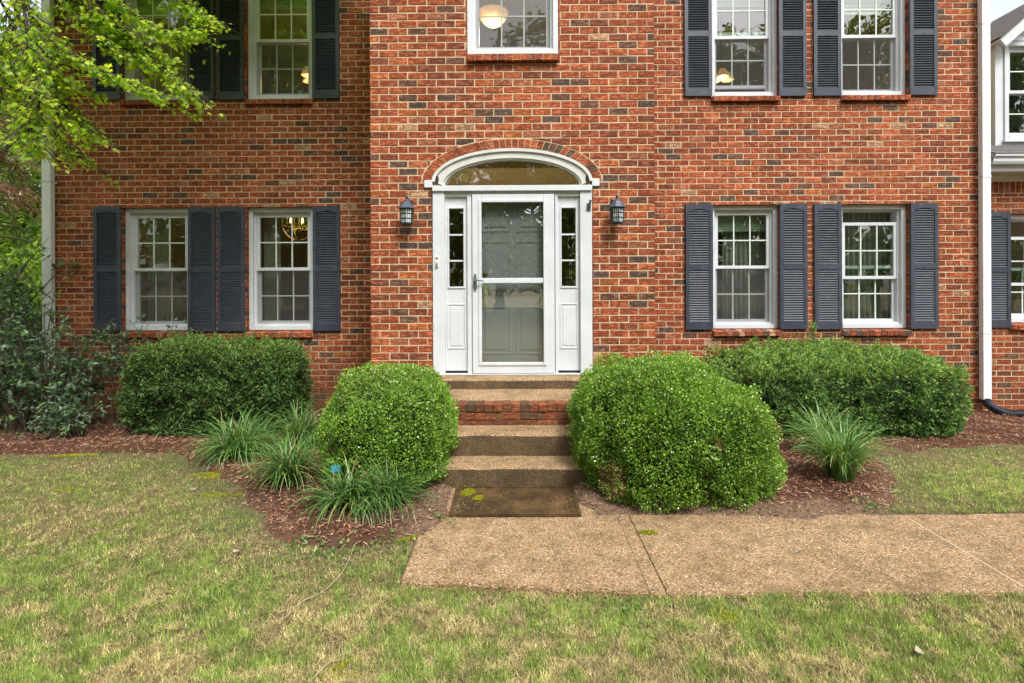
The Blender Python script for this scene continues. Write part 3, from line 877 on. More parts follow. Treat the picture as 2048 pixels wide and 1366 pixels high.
for side, (xa, xb) in enumerate(((DX0 + .134, -.535), (.462, DX1 - .134))):
    s = MB(); yf = BAY + .045
    gx0, gx1 = xa + .044, xb - .044
    s.box(xa, gx0, yf, yf + .05, DZ0 + .028, 2.61).box(gx1, xb, yf, yf + .05, DZ0 + .028, 2.61)
    s.box(gx0, gx1, yf, yf + .05, 2.485, 2.61).box(gx0, gx1, yf, yf + .05, DZ0 + .028, 1.62)
    # moulding round the glass, and the raised panel below
    s.box(gx0 - .016, gx0, yf - .010, yf + .01, 1.60, 2.505).box(gx1, gx1 + .016, yf - .010, yf + .01, 1.60, 2.505)
    s.box(gx0, gx1, yf - .010, yf + .01, 2.485, 2.505).box(gx0, gx1, yf - .010, yf + .01, 1.60, 1.62)
    s.box(gx0 - .02, gx0 - .006, yf - .007, yf + .01, .93, 1.43).box(gx1 + .006, gx1 + .02, yf - .007, yf + .01, .93, 1.43)
    s.box(gx0 - .006, gx1 + .006, yf - .007, yf + .01, 1.416, 1.43).box(gx0 - .006, gx1 + .006, yf - .007, yf + .01, .93, .944)
    s.box(gx0 + .014, gx1 - .014, yf - .005, yf + .01, .965, 1.395)
    so = s.build('sidelight', M['white'], house, bevel=.003)
    for z in (1.907, 2.195): MB().box(gx0, gx1, yf + .012, yf + .035, z - .009, z + .009).build('glazing_bar', M['white'], so)
    for z0_, z1_ in ((1.62, 1.898), (1.916, 2.186), (2.204, 2.485)):
        MB().add([(gx0, yf + .03, z0_), (gx1, yf + .03, z0_), (gx1, yf + .03, z1_), (gx0, yf + .03, z1_)], [(0, 1, 2, 3)]).build('pane', M['glass'], so)
    MB().box(xa + .004, xb - .004, yf + .006, yf + .05, DZ0, DZ0 + .028).build('gap_shade_strip', M['dark'], so)  # dark strip in place of a gap, its shade put into the colour

# storm door
yd = BAY - .004
sdx0, sdx1, sdz0, sdz1 = -.479, .425, DZ0 + .006, 2.634
g0, g1 = -.377, .303
s = MB()
s.box(sdx0, g0, yd, yd + .032, sdz0, sdz1).box(g1, sdx1, yd, yd + .032, sdz0, sdz1)
s.box(g0, g1, yd, yd + .032, 2.545, sdz1).box(g0, g1, yd, yd + .032, sdz0, .785)
s.box(g0, g1, yd + .004, yd + .030, 1.656, 1.712)
e = .034
s.box(g0 - e, g0, yd - .010, yd, .785 - e, 2.545 + e).box(g1, g1 + e, yd - .010, yd, .785 - e, 2.545 + e)
s.box(g0, g1, yd - .010, yd, 2.545, 2.545 + e).box(g0, g1, yd - .010, yd, .785 - e, .785)
storm = s.build('storm_door', M['white'], house, bevel=.005)
for z0_, z1_ in ((1.712, 2.545), (.785, 1.656)):
    MB().add([(g0, yd + .016, z0_), (g1, yd + .016, z0_), (g1, yd + .016, z1_), (g0, yd + .016, z1_)], [(0, 1, 2, 3)]).build('pane', M['storm_glass'], storm)
h = MB()
n = 18
pl = [(.020 * math.cos(a), .078 * math.sin(a) + (.022 if math.sin(a) > 0 else -.022)) for a in np.linspace(0, 2 * math.pi, n, endpoint=False)]
h.prism(pl, -.008, 0)
h.tube([(0, -.008, .02), (0, -.045, .02), (.03, -.052, .024), (.075, -.050, .020), (.105, -.047, .012)], [.011, .011, .009, .007, .006], 8)
h.build('handle', M['iron'], storm, loc=(sdx0 + .030, yd, 1.665), smooth=False)
h = MB().box(-.022, .022, -.008, 0, -.10, -.055).box(-.022, .022, -.008, 0, .055, .10).tube([(0, -.008, .075), (0, -.04, .07), (0, -.04, -.07), (0, -.008, -.075)], .012, 8)
# pull handle of the inner door seen through the glass
fd = MB()
yi = BAY + .105
fd.box(-.487, .433, yi, yi + .045, DZ0, 2.640)
front_door = fd.build('front_door', M['white'], house)
for xa, xb in ((-.40, -.055), (.0, .345)):
    for za, zb in ((.86, 1.40), (1.52, 2.13), (2.23, 2.53)):
        p = MB()
        p.box(xa, xb, yi - .007, yi - .0005, za, za + .022).box(xa, xb, yi - .007, yi - .0005, zb - .022, zb).box(xa, xa + .022, yi - .007, yi - .0005, za + .022, zb - .022).box(xb - .022, xb, yi - .007, yi - .0005, za + .022, zb - .022)
        p.box(xa + .055, xb - .055, yi - .009, yi - .0005, za + .055, zb - .055)
        p.build('panel', M['white'], front_door, bevel=.004)
h.build('pull_handle', M['plate'], front_door, loc=(-.338, yi - .0, 1.50))
k = MB().lathe([(.0, -.05), (.02, -.045), (.026, -.03), (.02, -.012), (.03, 0)], sides=14)
ko = k.build('deadbolt', M['brass'], front_door, loc=(-.338, yi, 1.76), smooth=True); ko.rotation_euler = (R(-90), 0, 0)

# doorbell and flag bracket on the pilasters
d = MB().box(-.018, .018, -.014, 0, -.075, .0).box(-.022, .022, -.010, 0, -.012, .045)
db = d.build('doorbell', M['plate'], house, loc=(DX0 + .052, BAY - .003, 1.91), bevel=.004)
MB().prism([(.011 * math.cos(a), .011 * math.sin(a)) for a in np.linspace(0, 2 * math.pi, 12, endpoint=False)], -.004, 0).build('button', M['dark'], db, loc=(0, -.010, .022))
MB().tube([(0, -.012, -.03), (0, -.03, -.055)], .010, 8).build('holder', M['iron'], db)
fb = MB().box(-.022, .022, -.012, 0, -.05, .03).tube([(0, -.012, -.02), (.012, -.06, .055)], .013, 8)
fb.build('flag_bracket', M['iron'], house, loc=(DX1 - .040, BAY - .003, 2.50))

# ---- downspouts
def downspout(x0, x1, zb, elbow):
    w = x1 - x0
    o = MB().box(x0, x1, -.105, -.030, zb, TOP).build('downspout', M['pvc'], house, bevel=.008)
    for z in (.95, 3.05, 5.1): MB().box(x0 - .004, x1 + .004, -.108, -.0, z, z + .025).build('strap', M['white'], o)
    return o
downspout(6.246, 6.358, .075, False)
ds = downspout(-6.425, -6.303, .20, True)
el = MB()
q = Matrix.Rotation(R(38), 3, 'Y')
el.rbox(Vector((-6.40, -.15, .10)), (.115, .075, .34), Matrix.Rotation(R(-28), 3, 'X') @ Matrix.Rotation(R(22), 3, 'Y'))
el.build('elbow', M['cream'], ds, bevel=.006)

# ---- right wing: eaves, gutter, roof, dormer
we = MB()
we.box(WX1 + .004, 12, WINGY - .022, WINGY + .02, 3.06, 3.155)
we.build('frieze_board', M['soffit'], house)
so = MB()
so.box(WX1 + .004, 12, .004, WINGY + .02, 3.157, 3.175)
so.build('soffit', M['soffit'], house)
MB().box(WX1 + .004, 12, -.018, .004, 3.15, 3.36).build('fascia', M['white'], house)
gp = [(-.022, 3.235), (-.085, 3.235), (-.10, 3.27), (-.10, 3.31), (-.125, 3.335), (-.125, 3.355), (-.117, 3.355), (-.117, 3.337), (-.092, 3.312), (-.092, 3.272), (-.08, 3.243), (-.022, 3.243)]
g = MB(); n = len(gp)
g.add([(WX1 + .004, y, z) for y, z in gp] + [(12, y, z) for y, z in gp], [tuple(range(n)), tuple(range(2 * n - 1, n - 1, -1))] + [(i, (i + 1) % n, (i + 1) % n + n, i + n) for i in range(n)])
g.build('gutter', M['white'], house)
SLOPE = .55
def roof_z(y): return 3.385 + (y + .07) * SLOPE
rf = MB()
rf.add([(WX1 + .003, -.07, roof_z(-.07) - .012), (12, -.07, roof_z(-.07) - .012), (12, 4.5, roof_z(4.5) - .012), (WX1 + .003, 4.5, roof_z(4.5) - .012),
        (WX1 + .003, -.07, roof_z(-.07)-.06), (12, -.07, roof_z(-.07)-.06), (12, 4.5, roof_z(4.5)-.06), (WX1 + .003, 4.5, roof_z(4.5)-.06)], [(0, 1, 2, 3), (7, 6, 5, 4), (0, 4, 5, 1), (1, 5, 6, 2), (2, 6, 7, 3), (3, 7, 4, 0)])
wroof = rf.build('wing_roof', M['shingle'], house)
for r in range(9):
    y0 = -.085 + r * .13
    off = (r % 2) * .15 + random.uniform(-.03, .03)
    x = WX1 + .01 - off
    while x < 9.5:
        xa, xb = max(x, WX1 + .006), x + .296
        if xb - xa > .04 and not (6.74 < (xa + xb) / 2 < 8.1 and y0 > .27):
            dz = random.uniform(0, .003)
            MB().add([(xa, y0, roof_z(y0) + .004 + dz), (xb, y0, roof_z(y0) + .004 + dz), (xb, y0 + .15, roof_z(y0 + .15) - .004), (xa, y0 + .15, roof_z(y0 + .15) - .004),
                      (xa, y0, roof_z(y0) - .008), (xb, y0, roof_z(y0) - .008), (xb, y0 + .15, roof_z(y0 + .15) - .011), (xa, y0 + .15, roof_z(y0 + .15) - .011)],
                     [(0, 1, 2, 3), (0, 4, 5, 1), (1, 5, 6, 2), (2, 6, 7, 3), (3, 7, 4, 0)]).build('shingle', M['shingle'], wroof)
        x += .30

DMX0, DMX1, DMY = 6.79, 8.05, .30
DC = (DMX0 + DMX1) / 2
DWX0, DWX1, DWZ0, DWZ1 = 6.90, 7.94, 3.66, 5.04
dm = MB()
dm.box(DMX0, DWX0, DMY, DMY + .12, 3.50, 5.06).box(DWX1, DMX1, DMY, DMY + .12, 3.50, 5.06).box(DWX0, DWX1, DMY, DMY + .12, 3.50, DWZ0)
dm.box(DMX0 + .012, DMX0 + .05, DMY + .12, 3.2, 3.50, 5.06).box(DMX1 - .05, DMX1 - .012, DMY + .12, 3.2, 3.50, 5.06)
dormer = dm.build('dormer', M['white'], house)
MB().box(DMX0 - .018, DMX0 + .0, DMY - .012, DMY + .075, 3.48, 5.06).build('corner_board', M['white'], dormer)
nb = 13
for i in range(nb):      # clapboards on the side wall
    za = 3.50 + i * 1.56 / nb; zb = 3.50 + (i + 1) * 1.56 / nb
    MB().add([(DMX0 - .014, DMY + .076, za), (DMX0 - .014, 3.2, za), (DMX0 + .003, 3.2, zb), (DMX0 + .003, DMY + .076, zb), (DMX0 + .010, DMY + .076, za), (DMX0 + .010, 3.2, za)],
             [(0, 3, 2, 1), (0, 1, 5, 4)]).build('clapboard', M['siding'], dormer)
RS = .89
apex = 5.06 + (DC - DMX0) * RS
MB().prism([(DMX0, 5.062), (DMX1, 5.062), (DC, apex)], DMY + .02, DMY + .10).build('gable_wall', M['white'], dormer)
for i in range(6):       # clapboards in the gable
    za = 5.062 + i * .085; zb = za + .085
    xa = DMX0 + (za - 5.062) / RS + .01; xb = DMX1 - (za - 5.062) / RS - .01
    xc = DMX0 + (zb - 5.062) / RS + .01; xd = DMX1 - (zb - 5.062) / RS - .01
    if xd - xc < .05: break
    MB().add([(xa, DMY + .0, za), (xb, DMY + .0, za), (xd, DMY + .016, zb), (xc, DMY + .016, zb), (xa, DMY + .018, za), (xb, DMY + .018, za)], [(0, 1, 2, 3), (0, 4, 5, 1)]).build('clapboard', M['white'], dormer)
oh = .10
for sgn in (-1, 1):
    ex = DC + sgn * (DC - DMX0 + oh); ez = 5.06 - oh * RS
    nrm = Vector((sgn * RS, 0, 1)).normalized()
    def band(t0, t1, y0, y1, e0=0.0):
        a = Vector((ex, 0, ez)); b = Vector((DC, 0, apex))
        poly = [a + nrm * t0, b + Vector((0, 0, t0 * 1.35)), b + Vector((0, 0, t1 * 1.35)), a + nrm * t1]
        pts = [(p.x, p.z) for p in poly]
        if sgn > 0: pts = pts[::-1]
        return MB().prism(pts, y0, y1)
    band(-.10, .035, DMY - .20, DMY - .165).build('rake_board', M['white'], dormer)
    band(.0, .03, DMY - .165, DMY + 2.6).build('roof_deck', M['soffit'], dormer)
    band(.037, .062, DMY - .225, DMY + 2.6).build('dormer_roof', M['shingle'], dormer)
MB().box(DMX0 - .10, DMX0 + .02, DMY - .198, DMY + .0, 4.985, 5.058).build('eave_return', M['white'], dormer)
window((DWX0 + DWX1) / 2, DWZ0, DWX1 - DWX0 - .004, DWZ1 - DWZ0, DMY, rec=-.02, screen=False)
MB().box(DWX0 - .02, DWX1 + .02, DMY - .045, DMY + .002, DWZ0 - .035, DWZ0 + .004).build('sill_board', M['white'], dormer)
MB().box(DMX0 + .05, DMX1 - .05, 2.2, 2.25, 3.5, 5.06).build('room_wall', M['room'], dormer)

# ---- rooms behind the glass
rm = MB()
rm.box(WX0 + .2, WX1 - .2, 3.6, 3.75, -.2, TOP)
rm.box(-1.72, -1.62, .2, 3.6, -.2, TOP).box(1.55, 1.65, .2, 3.6, -.2, TOP)
rm.build('room_walls', M['room'], house)
fl = MB()
fl.box(WX0 + .2, WX1 - .2, .2, 3.6, .50, .64).box(BX0 + .2, BX1 - .2, BAY + .2, .2, .50, .64)
fl.build('floor_boards', M['wood'], house)
cl = MB()
cl.box(WX0 + .2, -1.72, .2, 3.6, 3.18, 3.50).box(1.65, WX1 - .2, .2, 3.6, 3.18, 3.50).box(-1.72, 1.65, 1.2, 3.6, 3.18, 3.50)
cl.box(WX0, WX1, .0, 5.0, TOP, TOP + .1).box(BX0, BX1, BAY, .0, TOP, TOP + .1).box(WX0, WX1, 5.0, 5.1, -.3, TOP)
cl.build('ceiling', M['curtain'], house)
MB().box(WX1 + .0, 12, 3.0, 3.1, -.2, 3.2).box(WX1 + .0, 12, .46, 3.0, .5, .6).build('wing_room', M['room'], house)

# ------------------------------------------------------------------ porch steps
steps = tag(empty('porch_steps', (0, -2.2, 0)), 'aggregate and brick steps leading up to the white front door', 'steps')
def step_block(name, x0, x1, y0, y1, z0, z1, seed):
    n = 40
    xx = np.linspace(x0, x1, n)
    jy = (vnoise(np.c_[xx, xx * 0 + seed], 8, 2) - .5) * .014
    jz = (vnoise(np.c_[xx, xx * 0 + seed + 5], 6, 8) - .5) * .008
    prof = [(y1, z1), (y0 + .05, z1), (y0 + .012, z1 - .004), (y0, z1 - .018), (y0 + .004, z0), (y1, z0)]
    vs, fs, mi = [], [], []
    for i, x in enumerate(xx):
        for k, (y, z) in enumerate(prof):
            a = jy[i] if k in (2, 3, 4) else 0; b = jz[i] if k in (1, 2, 3) else 0
            vs.append((x, y + a + 2.2, z + b))
    m = len(prof)
    b = MB()
    top, ris = [], []
    for i in range(n - 1):
        for k in range(m - 1):
            f = (i * m + k, i * m + k + 1, (i + 1) * m + k + 1, (i + 1) * m + k)
            (ris if k >= 3 else top).append(f)  # riser faces darker: mostly dirt, partly their dimmer light put into the colour
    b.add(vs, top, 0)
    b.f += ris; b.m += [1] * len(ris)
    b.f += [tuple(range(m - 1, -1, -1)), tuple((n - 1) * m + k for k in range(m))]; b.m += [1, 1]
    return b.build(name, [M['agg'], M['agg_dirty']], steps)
step_block('landing', -1.05, .98, -1.68, -1.385, .30, .650, 1)
step_block('landing', -1.12, 1.04, -2.232, -1.68, .20, .5475, 2)
step_block('step', -.74, .70, -2.66, -2.372, .10, .355, 3)
step_block('step', -.76, .72, -2.94, -2.655, -.10, .166, 4)
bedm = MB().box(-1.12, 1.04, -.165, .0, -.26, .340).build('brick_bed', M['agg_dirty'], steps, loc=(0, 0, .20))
bv = []
for k in range(6):
    b = MB(); brick_solid(b, [(-.037, -.034), (.037, -.034), (.037, .034), (-.037, .034)], front(0), .16, 0, .10 + .14 * k / 6); bv.append(b.mesh('step_brick', M['step_brick'], rnd=True))
x = -1.12; i = 0
while x < 1.02:                                   # rowlock edge
    o = bpy.data.objects.new('step_brick', bv[(i * 5) % 6]); o.location = (x + .041, -.176 + random.uniform(-.006, .006), .5105 + random.uniform(-.003, .003)); link(o, steps)
    x += .0825; i += 1
for zc, hh, off in ((.4345, .062, 0.0), (.376, .040, .10)):
    x = -1.12 + off
    while x < .95:
        L = random.choice((.19, .19, .12, .20))
        b = MB(); brick_solid(b, [(-L / 2, -hh / 2), (L / 2, -hh / 2), (L / 2, hh / 2), (-L / 2, hh / 2)], front(0), .05, 0, random.random() * .8)
        b.build('step_brick', M['step_brick'], steps, rnd=True, loc=(x + L / 2, -.172 + random.uniform(-.006, .004), zc))
        x += L + .010

# doormat
dm_ = MB()
hw, hd = .468, .262
dm_.box(-hw, hw, -hd, hd, 0, .014)
for x0, x1, y0, y1 in ((-hw, hw, -hd, -hd + .028), (-hw, hw, hd - .028, hd), (-hw, -hw + .028, -hd + .028, hd - .028), (hw - .028, hw, -hd + .028, hd - .028), (hw - .072, hw - .052, -hd + .05, hd - .05)):
    dm_.box(x0 + .0005, x1 - .0005, y0 + .0005, y1 - .0005, .0142, .021)
dmat = dm_.build('doormat', M['mat'], None, loc=(-.014, -3.218, .0025), bevel=.003)
dmat.rotation_euler = (0, 0, R(.4))
tag(dmat, 'dirty dark brown doormat at the foot of the steps', 'doormat')

# ------------------------------------------------------------------ wall lanterns
def lantern(x, label, mir):
    t = tag(empty('wall_lantern', (x, BAY - .002, 2.28)), label, 'lantern', 'lanterns beside the front door')
    MB().prism([(-.045, .10), (.045, .10), (.052, .16), (.045, .29), (-.045, .29), (-.052, .16)], -.022, 0).build('backplate', M['black'], t, bevel=.004)
    cy = -.125
    MB().tube([(0, -.02, .235), (0, -.06, .275), (0, -.10, .30), (0, cy, .275)], .011, 8).tube([(0, -.02, .17), (0, -.05, .20), (0, -.06, .275)], .008, 8).build('arm', M['black'], t)
    MB().lathe([(.0, .345), (.006, .335), (.004, .322), (.013, .312), (.016, .300), (.007, .288), (.020, .276), (.022, .266)], (0, cy, 0), 12).build('finial', M['black'], t, smooth=True)
    MB().lathe([(.024, .266), (.048, .246), (.062, .226), (.080, .205), (.092, .188), (.092, .180), (.06, .176)], (0, cy, 0), 4 if False else 8).build('roof', M['lantern_roof'], t)
    r0, r1 = .072, .060
    cg = MB()
    for k in range(6):
        a = 2 * math.pi * (k + .5) / 6; a2 = 2 * math.pi * (k + 1.5) / 6
        p = lambda r, an, z: Vector((r * math.cos(an), cy + r * math.sin(an), z))
        cg.tube([p(r0, a, .18), p(r1, a, .022)], .0058, 4)
        for z in (.176, .126, .075, .024):
            rr = r1 + (r0 - r1) * (z - .022) / .158
            cg.tube([p(rr, a, z), p(rr, a2, z)], .0040 if z in (.126, .075) else .007, 4)
        for q in (1 / 3, 2 / 3):
            cg.tube([p(r0, a, .18).lerp(p(r0, a2, .18), q), p(r1, a, .022).lerp(p(r1, a2, .022), q)], .0028, 4)
    cg.build('cage', M['black'], t)
    for k in range(6):
        a = 2 * math.pi * (k + .5) / 6; a2 = 2 * math.pi * (k + 1.5) / 6
        p = lambda r, an, z: (r * math.cos(an), cy + r * math.sin(an), z)
        MB().add([p(r1 - .004, a, .024), p(r1 - .004, a2, .024), p(r0 - .004, a2, .178), p(r0 - .004, a, .178)], [(0, 1, 2, 3)]).build('pane', M['frosted'], t)
    MB().lathe([(.066, .022), (.064, .010), (.040, .002), (.0, .0)], (0, cy, 0), 6).build('base', M['black'], t)
    return t
lantern(-1.172, 'black wall lantern with frosted panes left of the door', 1)
lantern(1.092, 'black wall lantern with frosted panes right of the door', -1)

# ------------------------------------------------------------------ corrugated drain pipe
pp = [Vector(p) for p in ((6.303, -.068, .09), (6.305, -.075, .045), (6.335, -.10, .0), (6.40, -.15, -.055), (6.50, -.20, -.095), (6.62, -.23, -.085), (6.80, -.24, -.07), (7.1, -.24, -.075), (7.6, -.22, -.08), (8.3, -.2, -.08))]
fine, rad = [], []
def catmull(pts, n):
    out = []
    for i in range(len(pts) - 1):
        p0, p1, p2, p3 = pts[max(i - 1, 0)], pts[i], pts[i + 1], pts[min(i + 2, len(pts) - 1)]
        for k in range(n):
            t = k / n
            out.append(.5 * ((2 * p1) + (p2 - p0) * t + (2 * p0 - 5 * p1 + 4 * p2 - p3) * t * t + (3 * p1 - p0 - 3 * p2 + p3) * t ** 3))
    out.append(pts[-1]); return out
dense = catmull(pp, 60)
acc = [0]
for a, b in zip(dense, dense[1:]): acc.append(acc[-1] + (b - a).length)
n = int(acc[-1] / .0042)
for i in range(n):
    s = acc[-1] * i / (n - 1)
    j = min(max(int(np.searchsorted(acc, s)) - 1, 0), len(dense) - 2)
    tt = (s - acc[j]) / max(1e-9, acc[j + 1] - acc[j])
    fine.append(dense[j].lerp(dense[j + 1], tt)); rad.append(.052 + .007 * math.sin(s / .0185 * 2 * math.pi))
tag(MB().tube(fine, rad, 14).build('drain_pipe', M['pipe'], smooth=True), 'black corrugated drain pipe at the foot of the right downspout', 'pipe')
hp = catmull([Vector(p) for p in ((-3.0, -.30, -.075), (-2.7, -.33, -.07), (-2.4, -.36, -.068), (-2.15, -.40, -.06), (-1.95, -.50, -.07), (-1.7, -.62, -.08))], 14)
drain = tag(empty('ground_drain', (-2.2, -.4, -.08)), 'black hose and drain stub by the wall between yew and boxwood', 'hose')
MB().tube([p - Vector((-2.2, -.4, -.08)) for p in hp], .020, 8).build('hose', M['pipe'], drain, smooth=True)
MB().lathe([(.055, -.06), (.06, .03), (.052, .06), (.03, .06), (.0, .03)], (.10, -.06, .03), 14).build('stub', M['pipe'], drain, smooth=True)

# ------------------------------------------------------------------ foliage builders
def frame(A, N=None, rng=RNG):
    """unit axis, side and normal arrays"""
    A = A / np.linalg.norm(A, axis=1, keepdims=True)
    if N is None: N = rng.normal(size=A.shape)
    S = np.cross(N, A); S /= np.linalg.norm(S, axis=1, keepdims=True) + 1e-9
    N = np.cross(A, S)
    return A, S, N

def leaves(name, Pos, A, N, L, W, C, mat, parent, fold=.18, wide=.45):
    """quad leaves: base, side, tip, side; folded along the mid line"""
    A, S, N = frame(A, N)
    L = L[:, None]; W = W[:, None]
    b = Pos; t = Pos + A * L
    l = Pos + A * L * wide + S * W * .5 + N * W * fold
    r = Pos + A * L * wide - S * W * .5 + N * W * fold
    n = len(Pos)
    V = np.stack([b, r, t, l], 1).reshape(-1, 3)
    F = np.arange(4 * n).reshape(n, 4)
    return npmesh(name, V, F, mat, np.repeat(C, 4, 0), parent)

def pal(n, cols, rng=RNG, jit=.18):
    cols = np.array(cols); c = cols[rng.integers(0, len(cols), n)]
    return c * (1 + rng.uniform(-jit, jit, (n, 1)))

def blob_points(center, half, p, n, rng, lump=.05, lscale=5.0, seed=0, zmin=None, depth=.10):
    """points in the outer shell of a lumpy superellipsoid, with outward normals"""
    c = np.array(center); h = np.array(half)
    out, nor, dep = [], [], []
    tot = 0
    while tot < n:
        d = rng.normal(size=(n * 2, 3)); d /= np.linalg.norm(d, axis=1, keepdims=True)
        r = ((np.abs(d / h) ** p).sum(1)) ** (-1 / p)
        q = d * r[:, None]
        g = np.sign(q) * np.abs(q / h) ** (p - 1) / h
        g /= np.linalg.norm(g, axis=1, keepdims=True)
        w = r ** 2 / np.maximum(.25, (d * g).sum(1))
        keep = rng.random(len(d)) < w / w.max()
        q, g = q[keep], g[keep]
        Q = q + c
        lum = (vnoise(Q, lscale, seed) - .5) * 2 * lump + (vnoise(Q, lscale * 2.7, seed + 3) - .5) * 2 * lump * .5 + (vnoise(Q, 1.6, seed + 8) - .5) * 2 * lump * .8
        dd = np.abs(rng.normal(size=len(Q))) * depth * .55
        Q = Q + g * (lum - dd)[:, None]
        if zmin is not None:
            ok = Q[:, 2] > zmin; Q, g, dd, lum = Q[ok], g[ok], dd[ok], lum[ok]
        out.append(Q); nor.append(g); dep.append(lum - dd); tot += len(Q)
    return np.concatenate(out)[:n], np.concatenate(nor)[:n], np.concatenate(dep)[:n]

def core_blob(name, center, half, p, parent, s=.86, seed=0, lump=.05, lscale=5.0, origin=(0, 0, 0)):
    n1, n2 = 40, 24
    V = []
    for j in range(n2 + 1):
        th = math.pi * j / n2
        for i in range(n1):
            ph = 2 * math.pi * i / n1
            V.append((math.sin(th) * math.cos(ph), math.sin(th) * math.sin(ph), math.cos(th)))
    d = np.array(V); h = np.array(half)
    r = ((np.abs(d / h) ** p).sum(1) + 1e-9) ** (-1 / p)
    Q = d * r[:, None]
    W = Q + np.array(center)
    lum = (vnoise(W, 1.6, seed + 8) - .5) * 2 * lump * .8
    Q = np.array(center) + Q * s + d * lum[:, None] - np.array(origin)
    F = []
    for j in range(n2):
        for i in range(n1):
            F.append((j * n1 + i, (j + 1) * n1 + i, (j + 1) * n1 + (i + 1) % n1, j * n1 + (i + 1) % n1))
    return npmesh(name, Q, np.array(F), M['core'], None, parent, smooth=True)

def inside(Q, center, half, p, s=.94):
    return ((np.abs((Q - np.array(center)) / (np.array(half) * s)) ** p).sum(1)) < 1

BOXC = [(.150, .285, .026), (.110, .230, .024), (.210, .350, .034), (.078, .175, .024), (.175, .305, .030)]
def boxwood(label, lobes, n, base, dead=None):
    t = tag(empty('boxwood_shrub', base), label, 'shrub', 'boxwoods flanking the steps')
    B = np.array(base)
    Qs, Gs, Ds = [], [], []
    area = [l[1][0] * l[1][2] + l[1][1] * l[1][2] for l in lobes]
    for k, (c, h, p) in enumerate(lobes):
        q, g, dd = blob_points(c, h, p, int(n * area[k] / sum(area)), RNG, .065, 5.0, 40 + k, float(gz(c[0], c[1])) + .02, .11)
        ok = np.ones(len(q), bool)
        for k2, (c2, h2, p2) in enumerate(lobes):
            if k2 != k: ok &= ~inside(q, c2, h2, p2, .90)
        Qs.append(q[ok]); Gs.append(g[ok]); Ds.append(dd[ok])
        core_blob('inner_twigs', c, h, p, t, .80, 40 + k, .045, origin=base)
    Q = np.concatenate(Qs); G = np.concatenate(Gs); D = np.concatenate(Ds)
    hol = sstep(.36, .22, vnoise(Q, 9.0, 133)) * .05 + sstep(.34, .2, vnoise(Q, 4.5, 137)) * .035     # hollows between the clipped tufts
    Q = Q - G * hol[:, None]; D = D - hol
    # shoots of new growth standing out of the clipped surface
    ns = 170 * len(lobes); si = RNG.choice(len(Q), ns, replace=False)
    sd_ = G[si] * .8 + np.array([0, 0, .7]) + RNG.normal(size=(ns, 3)) * .3; sd_ /= np.linalg.norm(sd_, axis=1, keepdims=True)
    k_ = 9; u_ = np.tile(np.linspace(0, 1, k_), ns)[:, None]
    Q = np.concatenate([Q, np.repeat(Q[si], k_, 0) + np.repeat(sd_ * RNG.uniform(.015, .055, (ns, 1)), k_, 0) * u_])
    G = np.concatenate([G, np.repeat(sd_, k_, 0)]); D = np.concatenate([D, np.full(ns * k_, .04)])
    m = len(Q)
    A = G * .75 + RNG.normal(size=(m, 3)) * .55 + np.array([0, 0, .35])
    Nn = G + RNG.normal(size=(m, 3)) * .6 + np.array([0, 0, .35])
    C = pal(m, BOXC, jit=.22)
    tone = np.clip(1.12 + D / .11 * .42, .42, 1.6)           # new shoots paler, leaves darker the deeper they sit
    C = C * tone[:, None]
    tip = RNG.random(m) < np.clip(.08 + .35 * np.clip(G[:, 2], 0, 1) + D * 1.5, 0, .5)
    C[tip] = C[tip] * .5 + np.array([.27, .36, .085]) * .55
    br = RNG.random(m) < .008
    C[br] = np.array([.32, .22, .10]) * RNG.uniform(.7, 1.2, (br.sum(), 1))
    if dead is not None:
        for dc, dr in dead:
            w = np.linalg.norm((Q - np.array(dc)) / np.array(dr), axis=1) < 1
            sel = w & (RNG.random(m) < .55)
            C[sel] = np.array([.36, .23, .11]) * RNG.uniform(.6, 1.3, (sel.sum(), 1))
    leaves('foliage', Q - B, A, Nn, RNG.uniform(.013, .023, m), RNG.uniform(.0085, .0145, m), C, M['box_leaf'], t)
    st = MB()
    for k in range(9):
        c, h, p = lobes[k % len(lobes)]
        a = random.uniform(0, 6.28)
        x0, y0 = c[0] + .12 * math.cos(a), c[1] + .12 * math.sin(a)
        st.tube([(x0 - B[0], y0 - B[1], float(gz(x0, y0)) - .05 - B[2]), (x0 + .15 * math.cos(a) - B[0], y0 + .15 * math.sin(a) - B[1], .35 - B[2])], [.02, .012], 6)
    st.build('stem', M['bark'], t)
    return t
boxwood('smaller rounded boxwood left of the steps', [((-1.08, -2.68, .42), (.515, .50, .49), 3.4), ((-1.02, -2.78, .36), (.48, .50, .49), 3.0)], 92000, (-1.105, -2.62, -.03))
boxwood('big bulging boxwood right of the steps with a dead brown twig', [((1.25, -2.90, .38), (.76, .62, .50), 3.1), ((1.10, -2.84, .47), (.60, .59, .55), 2.8)], 165000, (1.3, -2.85, -.02),
        dead=[((.70, -3.32, .20), (.10, .20, .13)), ((1.98, -3.15, .62), (.12, .25, .16)), ((1.42, -3.45, .50), (.05, .15, .05))])
